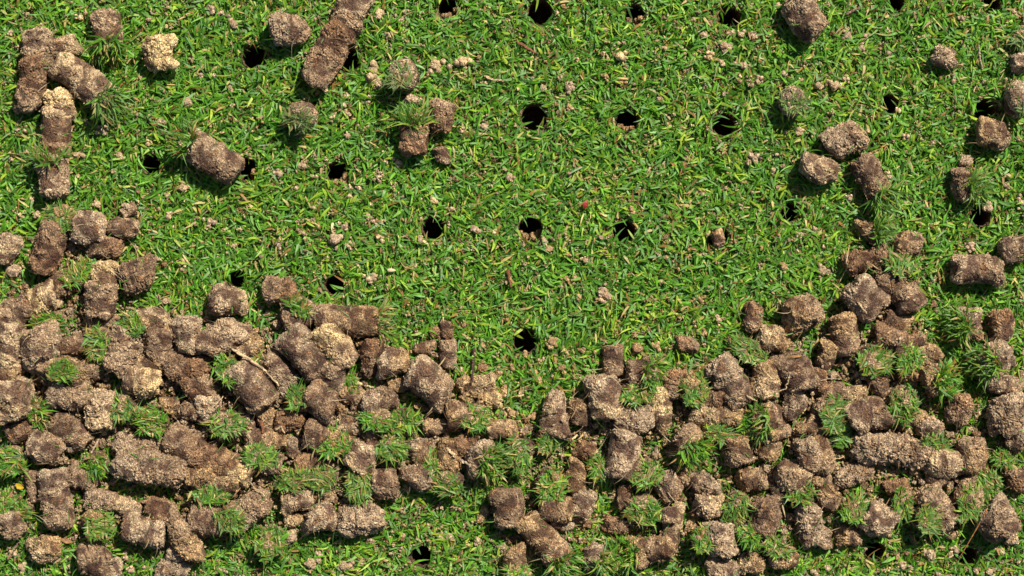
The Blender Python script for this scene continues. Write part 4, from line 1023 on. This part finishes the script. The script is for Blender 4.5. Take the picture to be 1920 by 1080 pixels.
# ------------------------------------------------------------------ grass
def turf_grass():
    rs = np.random.default_rng(11)
    n = 190000
    x = rs.uniform(-.285, .285, n); y = rs.uniform(-.175, .175, n)
    P = np.stack([x, y, np.zeros(n)], 1)
    az = rs.uniform(0, 2 * math.pi, n) + pn(P * 45) * 1.2
    el = np.abs(rs.normal(.34, .24, n)).clip(.04, 1.15)
    d = np.stack([np.cos(az) * np.cos(el), np.sin(az) * np.cos(el), np.sin(el)], 1)
    ln = rs.uniform(.0034, .0086, n) * (1 + .15 * pn(P * 60 + 5)); wd = rs.uniform(.00055, .00132, n)
    keep = np.ones(n, bool)
    tip = P + d * ln[:, None]; mid = P + d * ln[:, None] * .55
    for hx, hy, r in HX:
        k = np.hypot(x - hx, y - hy) < r * 1.04
        t = (np.minimum(np.hypot(tip[:, 0] - hx, tip[:, 1] - hy), np.hypot(mid[:, 0] - hx, mid[:, 1] - hy)) < r * .90) & (rs.uniform(0, 1, n) > .09)
        keep &= ~(k | t)
    i, j = hf(x, y); keep &= ~COV[i, j]; keep &= ~(rs.uniform(0, 1, n) < np.clip((B[i, j] - .50) * 3.2, 0, .80) * (pn(P * 70 + 60) > -.25))
    bare = pn(P * 130 + 31) + .7 * pn(P * 330 + 3)            # thinner spots where thatch shows
    keep &= ~((bare > .30) & (rs.uniform(0, 1, n) < .62))
    keep &= rs.uniform(0, 1, n) < 1.0
    x, y, P, d, ln, wd = x[keep], y[keep], P[keep], d[keep], ln[keep], wd[keep]; n = len(x)
    P[:, 2] = np.where(rs.uniform(0, 1, n) < .45, rs.uniform(.0014, .0036, n), rs.uniform(-.0003, .0016, n))
    yel = np.clip(pn(P * 28 + 77) + .25 * ((y < -.01) & (np.abs(x) < .12)), 0, 1)
    c = blade_colors(n, PW / PW.sum(), rs)
    mk = rs.uniform(0, 1, n) < yel * .22
    c[mk] = BC[4] * rs.uniform(.7, 1.2, (mk.sum(), 1))
    c *= (1 + .14 * pn(P * 50 + 40))[:, None]
    V, F, col = blades(P, d, ln, wd, rs.uniform(.05, .45, n), c, rs, roll=.5, seg=4)
    V[:, 2] = np.maximum(V[:, 2], .0001)
    g = mesh_np("grass", V, F, col, M_blade); tag(g, "short mown green turf grass of flat blades", "grass", kind="stuff")
    # coarser surroundings outside the frame
    n = 90000; x = rs.uniform(-.8, .8, n); y = rs.uniform(-.6, .6, n); k = (np.abs(x) > .28) | (np.abs(y) > .17); x, y = x[k], y[k]; n = len(x)
    az = rs.uniform(0, 6.283, n); el = rs.uniform(.1, .7, n)
    V, F, col = blades(np.stack([x, y, rs.uniform(0, .003, n)], 1), np.stack([np.cos(az) * np.cos(el), np.sin(az) * np.cos(el), np.sin(el)], 1), rs.uniform(.006, .012, n), rs.uniform(.0012, .0024, n), rs.uniform(.05, .5, n), blade_colors(n, PW / PW.sum(), rs), rs)
    g = mesh_np("grass", V, F, col, M_blade); tag(g, "mown green turf grass beyond the edges of the photo", "grass", kind="stuff")
turf_grass()

# ------------------------------------------------------------------ fine loose soil nobody could count
def many_lumps(name, pos, rad, cols, label, seed, mt, n=2):
    D, F = cube_sphere(n); rs = np.random.default_rng(seed); m = len(pos)
    sc3 = rs.uniform(.65, 1.3, (m, 1, 3)); jit = rs.uniform(.62, 1.3, (m, len(D), 1))
    V = D[None] * sc3 * jit * rad[:, None, None] + pos[:, None]
    Fa = (F[None] + (np.arange(m) * len(D))[:, None, None]).reshape(-1, 4)
    col = np.repeat(cols[:, None], len(D), 1) * rs.uniform(.8, 1.2, (m, len(D), 1))
    o = mesh_np(name, V.reshape(-1, 3), Fa, col.reshape(-1, 3), mt); tag(o, label, "loose soil", kind="stuff"); return o
def loose():
    rs = np.random.default_rng(21)
    pal = np.array([TONE[c] for c in 'gpsomry'])
    # specks over the turf, clumped
    m = 11000; Q = np.stack([rs.uniform(-.27, .27, m), rs.uniform(-.165, .165, m), np.zeros(m)], 1)
    q = pn(Q * 60 + 200) + .35 * pn(Q * 18 + 4) + .5 * np.clip(-Q[:, 1] * 12, 0, .9)
    Q = Q[(q + rs.normal(0, .35, m)) > .22]
    cnt = rs.integers(1, 9, len(Q)); P = np.repeat(Q, cnt, 0); tn = np.repeat(rs.choice(7, len(Q), p=[.12, .24, .26, .14, .10, .08, .06]), cnt)
    P = P + rs.normal(0, 1, P.shape) * np.repeat(rs.uniform(.0004, .0013, len(Q)), cnt)[:, None]; n = len(P)
    keep = np.ones(n, bool)
    for hx, hy, r in HX: keep &= np.hypot(P[:, 0] - hx, P[:, 1] - hy) > r * 1.02
    P = P[keep]; tn = tn[keep]; n = len(P)
    i, j = hf(P[:, 0], P[:, 1]); lie = HF[i, j] > .003
    P[:, 2] = rs.uniform(.0014, .0048, n)
    P = P[~lie]; tn = tn[~lie]; n = len(P)
    rad = np.exp(rs.normal(-7.95, .45, n)).clip(.00015, .0011)
    many_lumps("soil_specks", P, rad, pal[tn] * 1.1, "fine beige soil specks sprinkled through the grass", 5, M_crumb)
    # brown thatch fibres low in the turf
    n = 34000; P = np.stack([rs.uniform(-.27, .27, n), rs.uniform(-.165, .165, n), np.zeros(n)], 1)
    P = P[(pn(P * 70 + 120) + .5 * np.clip(-P[:, 1] * 12, 0, .8) + rs.normal(0, .3, n)) > .0]
    for hx, hy, r in HX: P = P[np.hypot(P[:, 0] - hx, P[:, 1] - hy) > r * 1.35]
    n = len(P); P[:, 2] = rs.uniform(.001, .0042, n); az = rs.uniform(0, 6.283, n); el = rs.normal(.1, .2, n)
    c = np.array([(.44, .25, .09), (.34, .17, .07), (.52, .38, .17), (.22, .12, .06)])[rs.integers(0, 4, n)] * rs.uniform(.7, 1.2, (n, 1))
    V, F, col = blades(P, np.stack([np.cos(az) * np.cos(el), np.sin(az) * np.cos(el), np.sin(el)], 1), rs.uniform(.0012, .0036, n), rs.uniform(.0003, .0009, n), rs.uniform(0, .3, n), c, rs)
    o = mesh_np("dead_stems", V, F, col, M_blade); tag(o, "orange brown thatch fibres down between the green blades", "thatch", kind="stuff")
    # fine root hairs over the heaps
    n = 900; P = np.stack([rs.uniform(-.25, .25, n), rs.uniform(-.145, .145, n), np.zeros(n)], 1)
    i, j = hf(P[:, 0], P[:, 1]); k = HF[i, j] > .005; P = P[k]; P[:, 2] = HF[i[k], j[k]] + .0001; n = len(P)
    az = rs.uniform(0, 6.283, n); el = rs.normal(.03, .08, n)
    V, F, col = blades(P, np.stack([np.cos(az) * np.cos(el), np.sin(az) * np.cos(el), np.sin(el)], 1), rs.uniform(.004, .010, n), rs.uniform(.0002, .0004, n), rs.uniform(.1, .5, n), np.array([.50, .38, .24]) * rs.uniform(.5, 1.05, (n, 1)), rs, seg=4, bsig=1.0)
    o = mesh_np("root_hairs", V, F, col, M_blade); tag(o, "fine pale root hairs trailing over the heaped plugs", "root hairs", kind="stuff")
    # rubble in the band between and under the plugs
    n = 100000; P = np.stack([rs.uniform(-.26, .26, n), rs.uniform(-.15, .03, n), np.zeros(n)], 1)
    i, j = hf(P[:, 0], P[:, 1]); dens = B[i, j]
    k = (dens > .16) & (rs.uniform(0, 1, n) < np.maximum((dens - .28) * 1.6, (dens - .1) * .35)) & (HF[i, j] < .006) & ((pn(P * 90 + 9) + .6 * dens) > .05)
    P = P[k]; n = len(P)
    for hx, hy, r in HX:
        P = P[np.hypot(P[:, 0] - hx, P[:, 1] - hy) > r]
    n = len(P); P[:, 2] = rs.uniform(0, 1, n) * np.interp(B[hf(P[:, 0], P[:, 1])], [.2, .4, .8], [.0050, .0036, .0075])
    rad = np.exp(rs.normal(-7.3, .5, n) - .5 * (B[hf(P[:, 0], P[:, 1])] < .42)).clip(.0002, .0026)
    many_lumps("soil_rubble", P, rad, pal[rs.choice(7, n, p=[.18, .12, .12, .2, .2, .16, .02])] * .95, "crumbly brown soil rubble filling the gaps between plugs", 6, M_soil, n=3)
    # grit lying on top of plugs
    n = 5200; P = np.stack([rs.uniform(-.245, .245, n), rs.uniform(-.14, .14, n), np.zeros(n)], 1)
    i, j = hf(P[:, 0], P[:, 1]); k = HF[i, j] > .006; P = P[k]; P[:, 2] = HF[i[k], j[k]] - .0006; n = len(P)
    rad = np.exp(rs.normal(-8.0, .4, n)).clip(.00015, .0009)
    many_lumps("soil_grit", P, rad, pal[rs.choice(7, n, p=[.25, .25, .2, .1, .1, .05, .05])], "loose pale grit lying over the plugs", 8, M_crumb)
    # dead stems and root hairs
    n = 7500; P = np.stack([rs.uniform(-.25, .25, n), rs.uniform(-.145, .145, n), np.zeros(n)], 1)
    i, j = hf(P[:, 0], P[:, 1]); on = HF[i, j] > .004
    k = on | (B[i, j] > .3) | (rs.uniform(0, 1, n) < .35); P, i, j, on = P[k], i[k], j[k], on[k]; n = len(P)
    P[:, 2] = np.where(on, HF[i, j] - .0004, rs.uniform(.002, .0045, n))
    for hx, hy, r in HX: 
        kk = np.hypot(P[:, 0] - hx, P[:, 1] - hy) > r * 1.3; P = P[kk]
    n = len(P); az = rs.uniform(0, 6.283, n); el = rs.normal(0, .16, n)
    d = np.stack([np.cos(az) * np.cos(el), np.sin(az) * np.cos(el), np.sin(el)], 1)
    c = np.array([(.46, .35, .19), (.30, .19, .10), (.20, .11, .06), (.10, .22, .03)])[rs.choice(4, n, p=[.28, .2, .12, .4])] * rs.uniform(.7, 1.2, (n, 1))
    V, F, col = blades(P, d, rs.uniform(.0025, .0075, n), rs.uniform(.00022, .00065, n), rs.uniform(0, .3, n), c, rs)
    o = mesh_np("dead_stems", V, F, col, M_blade); tag(o, "dead stems and grass clippings strewn over soil and turf", "thatch", kind="stuff")
loose()
